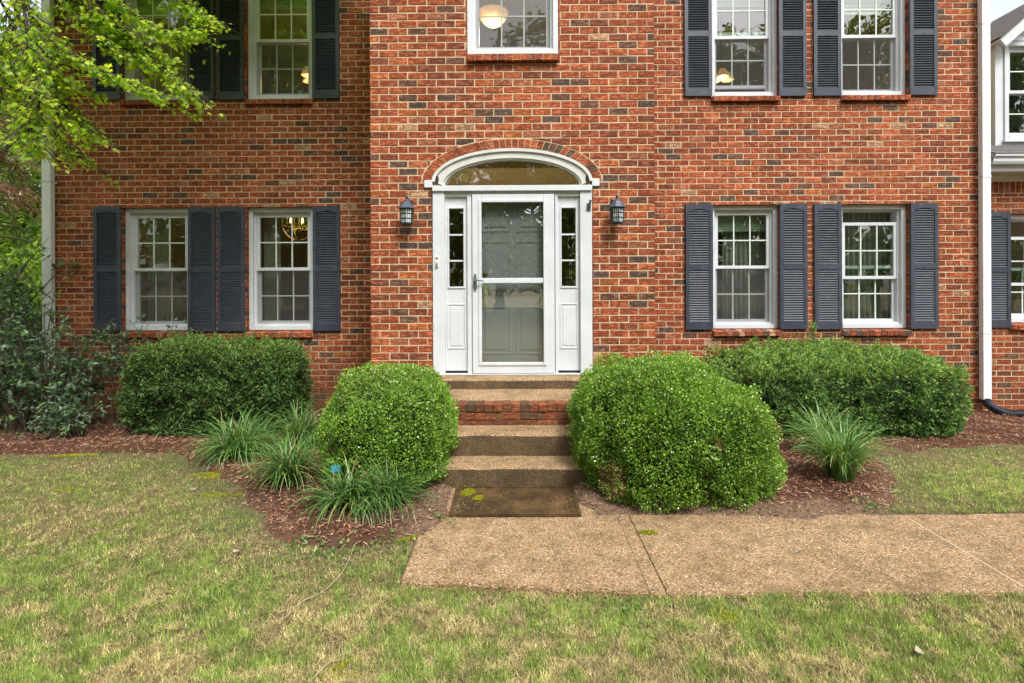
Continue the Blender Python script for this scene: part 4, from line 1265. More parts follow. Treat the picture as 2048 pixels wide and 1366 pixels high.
# dead sprig hanging from the big boxwood
sp = MB(); 
dead = tag(empty('dead_sprig', (.76, -3.30, .20)), 'withered tan sprig hanging low on the big boxwood', 'twig')
for k in range(3):
    a = random.uniform(-.6, .6)
    sp.tube([(0.0 + .01 * k, .06, .15), (.02 * math.sin(a), .0, .06), (.06 * a, -.03, -.03 - .05 * random.random())], [.003, .002, .0015], 4)
sp.build('stem', M['bark'], dead)
m = 260
q = np.c_[RNG.normal(0, .035, m), RNG.normal(0, .03, m), RNG.uniform(-.10, .13, m)]
leaves('dry_leaves', q, RNG.normal(size=(m, 3)) + np.array([0, 0, -1.2]), RNG.normal(size=(m, 3)), RNG.uniform(.018, .03, m), RNG.uniform(.009, .014, m), pal(m, [(.40, .26, .12), (.30, .17, .07), (.46, .33, .17)]), M['shrub_leaf'], dead)

YEWC = [(.062, .125, .028), (.048, .100, .026), (.085, .160, .034), (.068, .140, .040), (.040, .082, .026)]
def yew(label, c, h, p, n, base, seed, slope=0.0, bright=1.0, brown=.02):
    t = tag(empty('yew_hedge', base), label, 'hedge', 'clipped yews below the windows')
    B = np.array(base)
    Q, G, D = blob_points(c, h, p, n, RNG, .085, 4.0, seed, -.10, .15)
    sl = lambda y: slope * (y - c[1])
    Q[:, 2] += sl(Q[:, 1]) * np.clip((Q[:, 2]) / (c[2] + h[2]), 0, 1)
    hol = sstep(.40, .22, vnoise(Q, 5.5, seed + 31)) * .10
    Q = Q - G * hol[:, None]; D = D - hol
    ns = 1500; si = RNG.choice(len(Q), ns, replace=False)              # longer soft shoots break the clipped outline
    sd_ = G[si] * .9 + np.array([0, -.1, .45]) + RNG.normal(size=(ns, 3)) * .35; sd_ /= np.linalg.norm(sd_, axis=1, keepdims=True)
    k_ = 7; u_ = np.tile(np.linspace(0, 1, k_), ns)[:, None]
    Q = np.concatenate([Q, np.repeat(Q[si], k_, 0) + np.repeat(sd_ * RNG.uniform(.04, .12, (ns, 1)), k_, 0) * u_])
    G = np.concatenate([G, np.repeat(sd_, k_, 0)]); D = np.concatenate([D, np.full(ns * k_, .07)])
    m = len(Q)
    A = G * .55 + RNG.normal(size=(m, 3)) * .5 + np.array([0, 0, .15])
    # short shoots: three needles spread from each point
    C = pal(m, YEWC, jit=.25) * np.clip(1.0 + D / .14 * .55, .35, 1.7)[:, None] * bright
    tip = RNG.random(m) < np.clip(.10 + .60 * np.clip(G[:, 2], 0, 1), 0, .65)  # upper side brightened by colour: paler needles where the surface faces up
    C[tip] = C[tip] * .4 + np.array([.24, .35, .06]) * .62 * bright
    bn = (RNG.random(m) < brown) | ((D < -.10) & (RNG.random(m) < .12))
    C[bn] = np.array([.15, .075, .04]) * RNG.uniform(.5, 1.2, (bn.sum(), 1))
    Q3 = np.repeat(Q, 3, 0); A3 = np.repeat(A, 3, 0) + RNG.normal(size=(3 * m, 3)) * .42
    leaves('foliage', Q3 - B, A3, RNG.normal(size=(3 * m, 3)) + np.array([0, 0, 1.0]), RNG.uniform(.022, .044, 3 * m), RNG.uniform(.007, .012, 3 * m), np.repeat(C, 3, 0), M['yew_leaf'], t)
    cb = core_blob('inner_twigs', c, h, p, t, .86, seed, .07, origin=base)
    me = cb.data; co = np.empty(len(me.vertices) * 3, np.float32); me.vertices.foreach_get('co', co); co = co.reshape(-1, 3)
    co[:, 2] += sl(co[:, 1] + B[1]) * np.clip((co[:, 2] + B[2]) / (c[2] + h[2]), 0, 1); me.vertices.foreach_set('co', co.ravel())
    st = MB()
    for k in range(8):
        x0 = c[0] + random.uniform(-.7, .7) * h[0]; y0 = c[1] + random.uniform(-.3, .3)
        st.tube([(x0 - B[0], y0 - B[1], -.16 - B[2]), (x0 - B[0] + random.uniform(-.1, .1), y0 - B[1], .35 - B[2])], [.028, .018], 6)
    st.build('stem', M['bark'], t)
    return t
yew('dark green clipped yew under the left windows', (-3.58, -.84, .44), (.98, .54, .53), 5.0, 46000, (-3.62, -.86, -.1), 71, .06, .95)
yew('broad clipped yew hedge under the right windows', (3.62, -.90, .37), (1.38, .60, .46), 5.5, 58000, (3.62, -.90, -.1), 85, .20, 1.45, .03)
# upright sucker shoot above the right yew
# ---- lily turf clumps
LIRC = [(.075, .17, .034), (.11, .225, .048), (.058, .135, .034), (.16, .27, .085)]
def lily_turf(label, x, y, rad, hgt, n, lean=(0, 0), seed=0, bright=1.0, opn=1.0):
    rng = np.random.default_rng(seed + 500)
    z = float(gz(x, y)) + .02
    t = tag(empty('lily_turf', (x, y, z)), label, 'grass clump', 'clumps of lily turf in the mulch')
    S = 8
    a = rng.uniform(0, 2 * math.pi, n)
    spread = rng.random(n) ** .8 * opn
    L = hgt * rng.uniform(1.0, 1.7, n)
    r0 = rad * .28 * np.sqrt(rng.random(n))
    bx, by = r0 * np.cos(rng.uniform(0, 6.28, n)), r0 * np.sin(rng.uniform(0, 6.28, n))
    el0 = R(88) - spread * R(46)                        # start angle
    bend = R(60) + spread * R(85) + rng.uniform(-.2, .35, n)
    w = rng.uniform(.007, .012, n)
    V = np.zeros((n, S, 2, 3)); p = np.stack([bx, by, np.zeros(n)], 1)
    dirx, diry = np.cos(a), np.sin(a)
    tw = rng.uniform(-.5, .5, n)
    for s in range(S):
        f = s / (S - 1)
        el = el0 - bend * f ** 1.5
        d = np.stack([np.cos(el) * dirx, np.cos(el) * diry, np.sin(el)], 1)
        d[:, 0] += lean[0] * f; d[:, 1] += lean[1] * f
        side = np.stack([-diry * np.cos(tw) , dirx * np.cos(tw), np.sin(tw)], 1)
        ww = w * (1 - f ** 3) + .0006
        V[:, s, 0] = p - side * ww[:, None] * .5; V[:, s, 1] = p + side * ww[:, None] * .5
        p = p + d * (L / (S - 1))[:, None]
        p[:, 2] = np.maximum(p[:, 2], .006)
    F = []
    base = (np.arange(n) * S * 2)[:, None]
    for s in range(S - 1):
        F.append(base + np.array([2 * s, 2 * s + 1, 2 * s + 3, 2 * s + 2])[None])
    F = np.concatenate(F)
    C = pal(n, LIRC, rng, .2) * bright
    yl = rng.random(n) < .09; C[yl] = np.array([.32, .28, .10]) * rng.uniform(.7, 1.1, (yl.sum(), 1))
    Cv = np.repeat(C, S * 2, 0).reshape(n, S, 2, 3) * np.linspace(.85, 1.15, S)[None, :, None, None]
    npmesh('blades', V.reshape(-1, 3), F, M['lir_leaf'], Cv.reshape(-1, 3), t)
    c = MB(); c.lathe([(rad * .26, -.03), (rad * .20, .02), (rad * .08, .04), (0, .05)], sides=12); c.build('crown', M['core'], t)
    return t
lily_turf('widest arching lily turf clump in front of the left yew', -2.66, -2.16, .60, .35, 620, seed=1)
lily_turf('lily turf clump between the widest clump and the left wall', -2.24, -1.72, .45, .36, 380, (.10, 0), seed=2)
lily_turf('narrow upright lily turf clump beside the smaller boxwood', -1.84, -2.96, .28, .36, 330, seed=3, opn=.75)
lily_turf('lily turf clump at the lawn edge holding the blue tag', -1.20, -3.40, .36, .31, 330, (-.04, 0), seed=4, bright=.9)
lily_turf('low lily turf clump by the mulch in front of the smaller boxwood', -.95, -3.36, .36, .29, 330, (.05, 0), seed=5, bright=.9)
lily_turf('tall fresh green lily turf clump right of the big boxwood', 2.64, -2.86, .26, .40, 380, (.02, 0), seed=6, bright=1.2, opn=.60)
lily_turf('lily turf clump against the front of the right yew', 2.98, -2.05, .30, .36, 300, seed=7, bright=1.0, opn=.8)
# blue plant tag
tg = tag(empty('plant_tag', (-1.335, -3.30, .0)), 'small bright blue plant tag among the lily turf', 'plant tag')
MB().box(-.034, .034, -.002, .002, .255, .305).build('card', M['blue'], tg)
MB().box(-.006, .006, -.003, .003, -.03, .255).build('stake', M['black'], tg)

# ------------------------------------------------------------------ loose shrub at the left corner
def stems_plant(name, label, cat, base, tips, leafL, leafW, per, cols, mat, rad=.010, droop=.15, seed=0, group=None, start=.25, tw_len=(.10, .28)):
    rng = np.random.default_rng(seed)
    t = tag(empty(name, base), label, cat, group)
    B = np.array(base); st = MB()
    Ps, As, Ns = [], [], []
    for tip in tips:
        tip = np.array(tip) - B
        p0 = np.array([rng.normal(0, .10), rng.normal(0, .08), -.04])
        mid = (p0 + tip) / 2 + np.array([rng.normal(0, .08), rng.normal(0, .06), .12 + droop])
        pts = [(1 - u) ** 2 * p0 + 2 * u * (1 - u) * mid + u * u * tip for u in np.linspace(0, 1, 8)]
        st.tube(pts, list(np.linspace(rad, rad * .2, 8)), 5)
        pts = np.array(pts)
        # side twigs
        for k in range(7):
            u = rng.uniform(start, 1); i = min(6, int(u * 7)); b = pts[i] + (pts[i + 1] - pts[i]) * (u * 7 - i)
            d = (pts[i + 1] - pts[i]); d /= np.linalg.norm(d)
            side = np.cross(d, rng.normal(size=3)); side /= np.linalg.norm(side)
            tw = b + (d * .5 + side * .9 + np.array([0, -.15, .05])) * rng.uniform(*tw_len)
            st.tube([b, (b + tw) / 2 + np.array([0, 0, .02]), tw], [rad * .3, rad * .22, rad * .12], 4)
            for j in range(per):
                v = rng.uniform(.15, 1.0)
                Ps.append(b + (tw - b) * v)
                As.append((tw - b) / np.linalg.norm(tw - b) * .6 + rng.normal(size=3) * .55 + np.array([0, -.1, -.12]))
                Ns.append(np.array([0, -.35, 1.0]) + rng.normal(size=3) * .42)
    st.build('stem', M['bark'], t)
    Ps, As, Ns = np.array(Ps), np.array(As), np.array(Ns); m = len(Ps)
    leaves('foliage', Ps, As, Ns, rng.uniform(*leafL, m), rng.uniform(*leafW, m), pal(m, cols, rng, .25), mat, t, .12, .42)
    return t
SHC = [(.075, .14, .072), (.115, .185, .112), (.055, .105, .05), (.16, .235, .15), (.12, .21, .06)]
tips = []
rs = random.Random(5)
for k in range(64):
    a = rs.uniform(-1.0, 1.0); tips.append((-5.75 + a * 1.15, -1.0 + rs.uniform(-.55, .45), .25 + (1.65 - .70 * abs(a + .35)) * rs.random() ** .55))
stems_plant('dogwood_shrub', 'loose dusky green shrub at the left house corner', 'shrub', (-5.75, -.95, -.12), tips, (.05, .085), (.022, .036), 11, SHC, M['shrub_leaf'], .012, .12, 3)
tips = [(-7.1 + rs.uniform(-1.1, 1.1), -.6 + rs.uniform(-.6, .6), .5 + 2.0 * rs.random() ** .6) for k in range(84)]
stems_plant('dogwood_shrub', 'taller loose green shrub at the left picture edge', 'shrub', (-7.4, -.5, -.15), tips, (.05, .09), (.024, .04), 11, [(.11, .21, .06), (.16, .28, .07), (.075, .15, .05), (.22, .36, .08), (.12, .20, .11)], M['shrub_leaf'], .013, .12, 4)
tips = [(-5.0 + rs.uniform(-.35, .35), -1.35 + rs.uniform(-.2, .2), .12 + .4 * rs.random()) for k in range(16)]
stems_plant('seedling_shrub', 'low sapling shrub in the dark mulch below the dusky shrub', 'shrub', (-5.0, -1.3, -.1), tips, (.04, .07), (.018, .03), 8, SHC, M['shrub_leaf'], .006, .05, 6)
tips = [(-4.62 + rs.uniform(-.30, .45), -.75 + rs.uniform(-.25, .25), .75 + .55 * rs.random()) for k in range(13)]
stems_plant('sapling', 'thin leafy sapling reaching over the left window sill', 'shrub', (-4.75, -.8, -.1), tips, (.045, .075), (.02, .03), 6, SHC + [(.12, .18, .06)], M['shrub_leaf'], .007, .05, 9, start=.6)
tips = [(3.62 + rs.uniform(-.03, .03), -.72 + rs.uniform(-.03, .03), 1.08 + .08 * rs.random()) for k in range(3)]
stems_plant('sucker_shoot', 'pale green shoot sticking up above the right yew', 'shrub', (3.62, -.72, .5), tips, (.03, .05), (.012, .018), 5, [(.13, .24, .05), (.16, .27, .07)], M['shrub_leaf'], .004, .0, 12, start=.75, tw_len=(.02, .05))

# ------------------------------------------------------------------ maple tree (trunk left of the frame, boughs hanging in)
def maple_leaf_mesh(name, Pos, A, N, L, C, mat, parent):
    A, S, N = frame(A, N)
    out = np.array([(0, 0), (.16, .06), (.46, .02), (.26, .24), (.72, .48), (.30, .50), (.24, .70), (.0, 1.15)])
    prof = np.concatenate([out, out[1:-1][::-1] * np.array([-1, 1])])
    K = len(prof); n = len(Pos)
    zz = -np.abs(prof[:, 0]) * .25 + prof[:, 1] * -.12
    V = Pos[:, None, :] + (S[:, None, :] * prof[None, :, 0, None] + A[:, None, :] * prof[None, :, 1, None] + N[:, None, :] * zz[None, :, None]) * L[:, None, None]
    F = np.arange(n * K).reshape(n, K)
    return npmesh(name, V.reshape(-1, 3), F, mat, np.repeat(C, K, 0), parent)

MAPC = [(.36, .48, .035), (.29, .43, .038), (.44, .52, .04), (.17, .30, .036), (.24, .38, .042), (.48, .54, .05)]
maple = tag(empty('maple_tree', (-5.6, -4.3, -.03)), 'yellow green maple with boughs hanging across the upper left windows', 'tree')
MBASE = np.array([-5.6, -4.3, -.03])
tk = MB()
trunk_pts = [(0, 0, -.1), (.02, .02, .6), (.05, .06, 1.8), (.02, .15, 3.2), (.10, .25, 4.6), (.15, .35, 6.2), (.1, .4, 8.2)]
tk.tube(trunk_pts, [.24, .19, .165, .15, .12, .09, .03], 12)
limbs = [[P(-330, -330, 3.4), P(-150, -190, 4.0), P(0, -60, 4.5), P(48, 8, 4.6), P(110, 85, 4.7), P(200, 135, 4.8), P(290, 175, 4.9)],
         [P(-150, -190, 4.0), P(20, -60, 4.4), P(45, 20, 4.5), P(52, 95, 4.5), P(76, 180, 4.5), P(56, 235, 4.5), P(54, 265, 4.5)],
         [P(-330, -380, 3.4), P(-80, -260, 4.0), P(120, -80, 4.6), P(240, 5, 4.9), P(320, 55, 5.0), P(385, 60, 5.1)],
         [P(-80, -260, 4.0), P(90, -120, 4.5), P(200, 20, 4.8), P(270, 85, 5.0), P(335, 140, 5.0), P(365, 175, 5.0)],
         [P(0, -60, 4.5), P(40, 40, 4.7), P(90, 110, 4.8), P(110, 180, 4.9), P(140, 225, 5.0), P(165, 250, 5.0)],
         [P(-330, -200, 3.6), P(-160, -40, 4.4), P(-60, 80, 5.0), P(20, 170, 5.4), P(90, 245, 5.6), P(140, 305, 5.6)],
         [P(-80, -260, 4.0), P(160, -190, 4.6), P(300, -80, 5.1), P(370, 0, 5.2), P(405, 25, 5.2)],
         [P(-150, -190, 4.0), P(-40, -60, 4.6), P(10, 20, 4.9), P(30, 80, 5.0), P(80, 130, 5.1), P(150, 165, 5.2)],
         [P(-80, -260, 4.0), P(60, -140, 4.5), P(130, -20, 4.8), P(190, 50, 4.9), P(240, 95, 5.0)],
         [P(-80, -260, 4.0), P(100, -100, 4.6), P(160, 0, 4.9), P(230, 55, 5.0), P(310, 100, 5.1)],
         [P(-160, -40, 4.4), P(-80, 20, 5.0), P(-30, 70, 5.4), P(30, 130, 5.7), P(60, 200, 5.9)],
         [P(-330, -330, 3.4), P(-420, -200, 3.4), P(-300, -20, 4.0), P(-150, 120, 4.6), P(-60, 230, 5.0)]]
lv_P, lv_A, lv_N, lv_L, lv_C = [], [], [], [], []
rng = np.random.default_rng(77)
def add_leaves(b, d, n, L, spread=.10):
    for j in range(n):
        v = rng.uniform(.1, 1.0)
        p = b + d * v + rng.normal(0, spread * .25, 3)
        lv_P.append(p); dd = d / (np.linalg.norm(d) + 1e-6)
        lv_A.append(dd * .5 + rng.normal(size=3) * .5 + np.array([0, -.15, -.55]))
        lv_N.append(np.array([0, -.45, .9]) + rng.normal(size=3) * .38)
        lv_L.append(rng.uniform(*L))
for li, lm in enumerate(limbs):
    pts = catmull([Vector(p) for p in lm], 8)
    loc = [np.array(p) - MBASE for p in pts]
    nP = len(loc)
    tk.tube(loc, list(np.linspace(.024 if li < 1 else .017, .003, nP)), 6)
    for i in range(int(nP * .35), nP):
        for k in range(4):
            d = loc[min(i + 1, nP - 1)] - loc[i - 1]; d /= np.linalg.norm(d)
            side = np.cross(d, rng.normal(size=3)); side /= np.linalg.norm(side)
            side[2] = abs(side[2]) * -.1
            tl = rng.uniform(.10, .36)
            tw = (d * .75 + side * .8 + np.array([.12, 0, -.18])) * tl
            tk.tube([loc[i], loc[i] + tw * .5 + np.array([0, 0, .02]), loc[i] + tw], [.005, .0035, .002], 4)
            add_leaves(loc[i], tw, 6, (.026, .050))
# upper crown, mostly above the frame, lobes added to shade the left wall
cr = [((-.2, 2.3, 6.9), 1.6), ((1.5, 2.5, 7.0), 1.4), ((2.8, 2.5, 7.0), 1.4), ((.0, 3.3, 7.4), 1.3), ((1.6, 3.3, 7.8), 1.4), ((-1.9, .4, 5.9), 1.4), ((-.6, -1.4, 7.0), 1.5)]
for c, r_ in cr:
    c = np.array(c)
    for k in range(5):
        e_ = c + rng.normal(0, .45, 3) * r_
        s_ = np.array(trunk_pts[4]) + np.array([0, 0, rng.uniform(-.6, 1.0)])
        m_ = (s_ + e_) / 2 + np.array([0, 0, .3])
        tk.tube([(1 - u) ** 2 * s_ + 2 * u * (1 - u) * m_ + u * u * e_ for u in np.linspace(0, 1, 7)], list(np.linspace(.05, .006, 7)), 5)
    for k in range(int(150 * r_)):
        d = rng.normal(size=3); d /= np.linalg.norm(d)
        b = c + d * r_ * rng.uniform(.35, 1.0) ** .6
        add_leaves(b, d * .3 + np.array([0, 0, -.15]), 9, (.10, .16), .35)
tk.build('trunk', M['bark'], maple, smooth=True)
lp = np.array(lv_P); m = len(lp)
maple_leaf_mesh('crown', lp, np.array(lv_A), np.array(lv_N), np.array(lv_L), pal(m, MAPC, rng, .22), M['maple_leaf'], maple)

# ------------------------------------------------------------------ trees beyond the house corner and across the road
def crown_points(lobes, n, rng):
    r3 = np.array([l[1][0] * l[1][1] * l[1][2] for l in lobes]); idx = rng.choice(len(lobes), n, p=r3 / r3.sum())
    d = rng.normal(size=(n, 3)); d /= np.linalg.norm(d, axis=1, keepdims=True)
    rr = rng.uniform(.15, 1.0, n) ** .45
    c = np.array([l[0] for l in lobes])[idx]; h = np.array([l[1] for l in lobes])[idx]
    return c + d * h * rr[:, None], d
def tree(name, label, base, hgt, spread, n, leaf, cols, seed, group, trunk_r=.22, low=.25, lobes_n=16, cat='tree'):
    rng = np.random.default_rng(seed)
    t = tag(empty(name, base), label, cat, group)
    tk = MB()
    tk.tube([(0, 0, -.2), (.05, 0, hgt * .3), (-.05, .1, hgt * .6), (.05, .05, hgt * .92)], [trunk_r, trunk_r * .75, trunk_r * .45, .03], 9)
    lobes = []
    for k in range(lobes_n):
        f = rng.random(); a = rng.uniform(0, 6.28)
        z = hgt * (low + (1 - low) * f * .93)
        rr = spread * (math.sin(math.pi * min(.97, .12 + f * .86)) ** .7) * rng.uniform(.35, .8)
        c = np.array([math.cos(a) * rr, math.sin(a) * rr, z])
        s = spread * rng.uniform(.28, .5)
        lobes.append((c, np.array([s, s, s * rng.uniform(.55, .8)])))
        z0 = max(hgt * .15, z - hgt * .22)
        tk.tube([(0, 0, z0), tuple(c * np.array([.5, .5, 0]) + np.array([0, 0, (z0 + z) / 2 + .1])), tuple(c)], [trunk_r * .35, trunk_r * .22, .015], 6)
    tk.build('trunk', M['bark'], t, smooth=True)
    Q, d = crown_points(lobes, n, rng)
    Q = Q + (np.stack([vnoise(Q, 1.5, seed + k) for k in range(3)], 1) - .5) * spread * .25
    leaves('crown', Q, d * .5 + rng.normal(size=(n, 3)) * .6 + np.array([0, 0, -.3]), rng.normal(size=(n, 3)) * .6 + np.array([0, 0, 1]), rng.uniform(leaf * .7, leaf * 1.3, n), rng.uniform(leaf * .45, leaf * .75, n), pal(n, cols, rng, .3), M['tree_leaf'], t)
    return t
GRN = [(.27, .42, .05), (.17, .31, .045), (.38, .52, .06), (.11, .20, .04)]
tree('deciduous_tree', 'tall fresh green tree behind the left house corner', (-13.2, 5.6, -.1), 9.5, 3.2, 16000, .17, GRN + [(.16, .24, .04)], 301, 'trees beyond the house', low=.12)
tree('deciduous_tree', 'lower bright green tree left of the dry conifer', (-16.5, 8.5, -.1), 8.0, 3.6, 13000, .20, GRN, 302, 'trees beyond the house', low=.08)
tree('understory_bush', 'leafy green bush beyond the left downspout', (-9.6, 2.9, -.1), 2.6, 1.5, 9000, .085, GRN + [(.14, .24, .04)], 303, 'trees beyond the house', .06, .06, cat='bush')
tree('understory_bush', 'dark green bush behind the dusky corner shrub', (-8.4, 1.2, -.15), 1.9, 1.0, 7000, .07, [(.05, .10, .03), (.035, .075, .025), (.08, .15, .04)], 304, 'trees beyond the house', .05, .05, cat='bush')
# dry conifer with rusty drooping sprays
cf = tag(empty('dry_conifer', (-10.9, 3.6, -.1)), 'half dead conifer with rusty brown drooping needles', 'tree', 'trees beyond the house')
ck = MB(); ck.tube([(0, 0, -.2), (0, .05, 3), (.05, 0, 6.6)], [.16, .11, .02], 8)
cp, ca, cc = [], [], []
for k in range(110):
    z = .7 + 5.6 * rng.random(); a = rng.uniform(0, 6.28); Lb = (1.95 - z * .23) * rng.uniform(.7, 1.1)
    e_ = np.array([math.cos(a) * Lb, math.sin(a) * Lb, z - .28 * Lb]); s_ = np.array([0, 0, z]); mm = (s_ + e_) / 2 + np.array([0, 0, .18])
    bz = [(1 - u) ** 2 * s_ + 2 * u * (1 - u) * mm + u * u * e_ for u in np.linspace(0, 1, 7)]
    ck.tube(bz, list(np.linspace(.022, .004, 7)), 4)
    rust = rng.random() < .6
    for j in range(120):
        u = rng.uniform(.2, 1); i = min(5, int(u * 6)); b = np.array(bz[i]) + (np.array(bz[i + 1]) - np.array(bz[i])) * (u * 6 - i)
        cp.append(b + rng.normal(0, .05, 3) + np.array([0, 0, -.05])); ca.append((e_ - s_) / Lb * .6 + rng.normal(size=3) * .5 + np.array([0, 0, -.7]))
        cc.append((np.array([.26, .125, .075]) if rust else np.array([.075, .12, .045])) * rng.uniform(.6, 1.4))
ck.build('trunk', M['bark'], cf, smooth=True)
m = len(cp)
leaves('needles', np.array(cp), np.array(ca), rng.normal(size=(m, 3)), rng.uniform(.06, .14, m), rng.uniform(.008, .018, m), np.array(cc), M['tree_leaf'], cf)
# trees across the street, which the window panes mirror
for k, (x, y, h_, sp_, n_, lab) in enumerate((
        (-9.0, -24, 17, 5.0, 13000, 'broad tree across the street behind the viewer, left of the tallest one'),
        (-1.0, -27, 20, 5.2, 14000, 'tallest tree across the street behind the viewer'),
        (7.5, -25, 17.5, 5.0, 13000, 'rounded tree across the street behind the viewer, right of the tallest one'),
        (16.0, -23, 16, 5.2, 11000, 'spreading tree far right across the street behind the viewer'),
        (-18.0, -22, 16, 5.2, 11000, 'spreading tree far left across the street behind the viewer'),
        (11.8, -27, 18, 5.0, 10000, 'dense tree across the street between the rounded and the spreading right one'),
        (21.5, -24, 18, 5.4, 11000, 'tall tree beyond the spreading one far right across the street'),
        (28.0, -22, 16, 5.4, 9000, 'farthest right tree across the street'),
        (-13.5, -27, 18, 5.0, 10000, 'dense tree across the street left of the broad one'),
        (-24.0, -22, 17, 5.4, 9000, 'farthest left tree across the street'),
        (3.5, -34, 19, 6.0, 9000, 'second row tree across the street, right'),
        (-6.0, -35, 19, 6.0, 9000, 'second row tree across the street, left'))):
    tree('street_tree', lab, (x, y, -.1), h_, sp_, n_, .40, [(.20, .30, .05), (.14, .24, .045), (.26, .36, .06), (.10, .18, .04)], 311 + k, 'trees across the street', .32, .10, 22)

# ------------------------------------------------------------------ inside the windows
def curtain(x0, x1, z0, z1, y, mat, label, flare=0.0, amp=.022, waves=7, group='curtains behind the panes'):
    t = tag(empty('curtain', ((x0 + x1) / 2, y, z0)), label, 'curtain', group)
    n, k = waves * 10, 8
    w = x1 - x0; V = []
    for j in range(k + 1):
        f = j / k
        for i in range(n + 1):
            u = i / n
            V.append(((u - .5) * w * (1 + flare * (1 - f)) , amp * math.sin(u * waves * 6.283 + .5 * math.sin(f * 3)) * (1.1 - .4 * f), f * (z1 - z0)))
    F = [(j * (n + 1) + i, j * (n + 1) + i + 1, (j + 1) * (n + 1) + i + 1, (j + 1) * (n + 1) + i) for j in range(k) for i in range(n)]
    npmesh('cloth', np.array(V), np.array(F), mat, None, t, smooth=True)
    MB().tube([(-w / 2 - .05, 0, z1 - z0 + .02), (w / 2 + .05, 0, z1 - z0 + .02)], .012, 8).build('rod', M['wood'], t)
    MB().box(-w / 2 - .03, -w / 2 - .01, -.02, .0, z1 - z0, z1 - z0 + .04).build('bracket', M['wood'], t)
    return t
curtain(-5.30, -4.98, .70, 2.72, .34, M['curtain'], 'cream curtain at the left side of the leftmost lower window')
curtain(-3.62, -3.38, .70, 2.72, .34, M['curtain'], 'cream curtain at the left side of the window with the chandelier')
curtain(-2.98, -2.76, .70, 2.72, .34, M['curtain'], 'cream curtain at the right side of the window with the chandelier')
curtain(2.95, 3.55, .70, 2.72, .34, M['sheer'], 'grey curtain at the right side of the window with the table lamp', waves=9)
curtain(2.70, 2.82, .70, 2.72, .34, M['sheer'], 'narrow grey curtain left of the table lamp', waves=3)
curtain(4.52, 5.32, .70, 2.72, .32, M['sheer'], 'wide grey curtain behind the rightmost lower window', .12, .03, 11)
def blind(x0, x1, z0, z1, y, label):
    t = MB()
    n = 7
    for i in range(n):
        za = z0 + (z1 - z0) * i / n; zb = z0 + (z1 - z0) * (i + 1) / n
        t.add([(x0, y - .012, za), (x1, y - .012, za), (x1, y, zb), (x0, y, zb), (x0, y + .004, za), (x1, y + .004, za)], [(0, 1, 2, 3), (0, 4, 5, 1)])
    t.box(x0, x1, y - .02, y + .02, z1, z1 + .04)
    tag(t.build('roman_blind', M['blind']), label, 'blind', 'blinds behind the panes')
blind(2.74, 3.52, 2.38, 2.64, .26, 'pale blind at the top of the window with the table lamp')
blind(2.74, 3.52, 5.55, 5.80, .26, 'pale blind in the upper window with the ceiling lamp on the right')
blind(4.50, 5.27, 5.42, 5.80, .26, 'deep pale blind in the rightmost upper window')
blind(-5.33, -4.56, 5.45, 5.80, .26, 'pale blind in the leftmost upper window behind the maple leaves')
blind(-3.61, -2.84, 5.58, 5.80, .26, 'pale blind in the upper window with the bell shaded lamp')

def lamp_light(parent, loc, watts):
    ld = bpy.data.lights.new('lamp_light', 'POINT'); ld.energy = watts; ld.color = (1.0, .68, .38); ld.shadow_soft_size = .12
    o = bpy.data.objects.new('lamp_light', ld); o.location = loc
    return link(o, parent)
def chandelier(x, y, ztop):
    t = tag(empty('chandelier', (x, y, 2.62)), 'lit brass globe chandelier behind the lower left window', 'chandelier')
    for ax in range(3):
        c = []
        for k in range(25):
            a = 2 * math.pi * k / 24; v = Vector((.26 * math.cos(a), 0, .26 * math.sin(a)))
            c.append(Matrix.Rotation(R(60 * ax + 10), 3, 'Z') @ v)
        MB().tube(c, .006, 6, cap=False).build('ring', M['brass'], t)
    MB().tube([(.26 * math.cos(2 * math.pi * k / 24), .26 * math.sin(2 * math.pi * k / 24), -.03) for k in range(25)], .009, 6, cap=False).build('ring', M['brass'], t)
    MB().tube([(0, 0, ztop - 2.62), (0, 0, -.10)], .010, 8).lathe([(.05, ztop - 2.62), (.06, ztop - 2.65), (0, ztop - 2.66)], sides=12).build('rod', M['brass'], t)
    for k in range(5):
        a = 2 * math.pi * k / 5 + .4; ex, ey = .15 * math.cos(a), .15 * math.sin(a)
        MB().tube([(0, 0, -.08), (ex * .6, ey * .6, -.10), (ex, ey, -.06), (ex, ey, .0)], .007, 6).build('arm', M['brass'], t)
        MB().lathe([(.010, .0), (.017, .03), (.012, .06), (.0, .085)], (ex, ey, 0), 10).build('bulb', M['bulb'], t, smooth=True)
    lamp_light(t, (0, 0, .16), 9)
    return t
chandelier(-3.42, 1.1, 3.18)
def ceiling_lamp(x, y, z, ztop, n, label, r=.16):
    t = tag(empty('ceiling_lamp', (x, y, z)), label, 'lamp', 'lit ceiling lamps upstairs')
    MB().tube([(0, 0, .14), (0, 0, ztop - z)], .012, 8).lathe([(.0, .10), (.06, .12), (.05, .17), (0, .18)], sides=12).build('rod', M['brass'], t)
    for k in range(n):
        a = 2 * math.pi * k / n + .3
        ex, ey = r * math.cos(a) * (n > 1), r * math.sin(a) * (n > 1)
        if n > 1: MB().tube([(0, 0, .13), (ex * .7, ey * .7, .14), (ex, ey, .09)], .009, 6).build('arm', M['brass'], t)
        s = .10 if n > 1 else .20
        MB().lathe([(s * .25, .09), (s * .45, .075), (s * .75, .03), (s, -.04), (s * .9, -.045), (0, -.02)], (ex, ey, 0), 14).build('glass_shade', M['lampglass'], t, smooth=True)
    lamp_light(t, (0, 0, -.16), 12)
    return t
ceiling_lamp(-3.22, 1.2, 4.98, TOP, 3, 'bell shaded lit lamp in the upper window left of the entrance bay')
ceiling_lamp(3.40, 1.5, 5.05, TOP, 3, 'lit lamp with round shades in the upper window right of the entrance bay', .12)
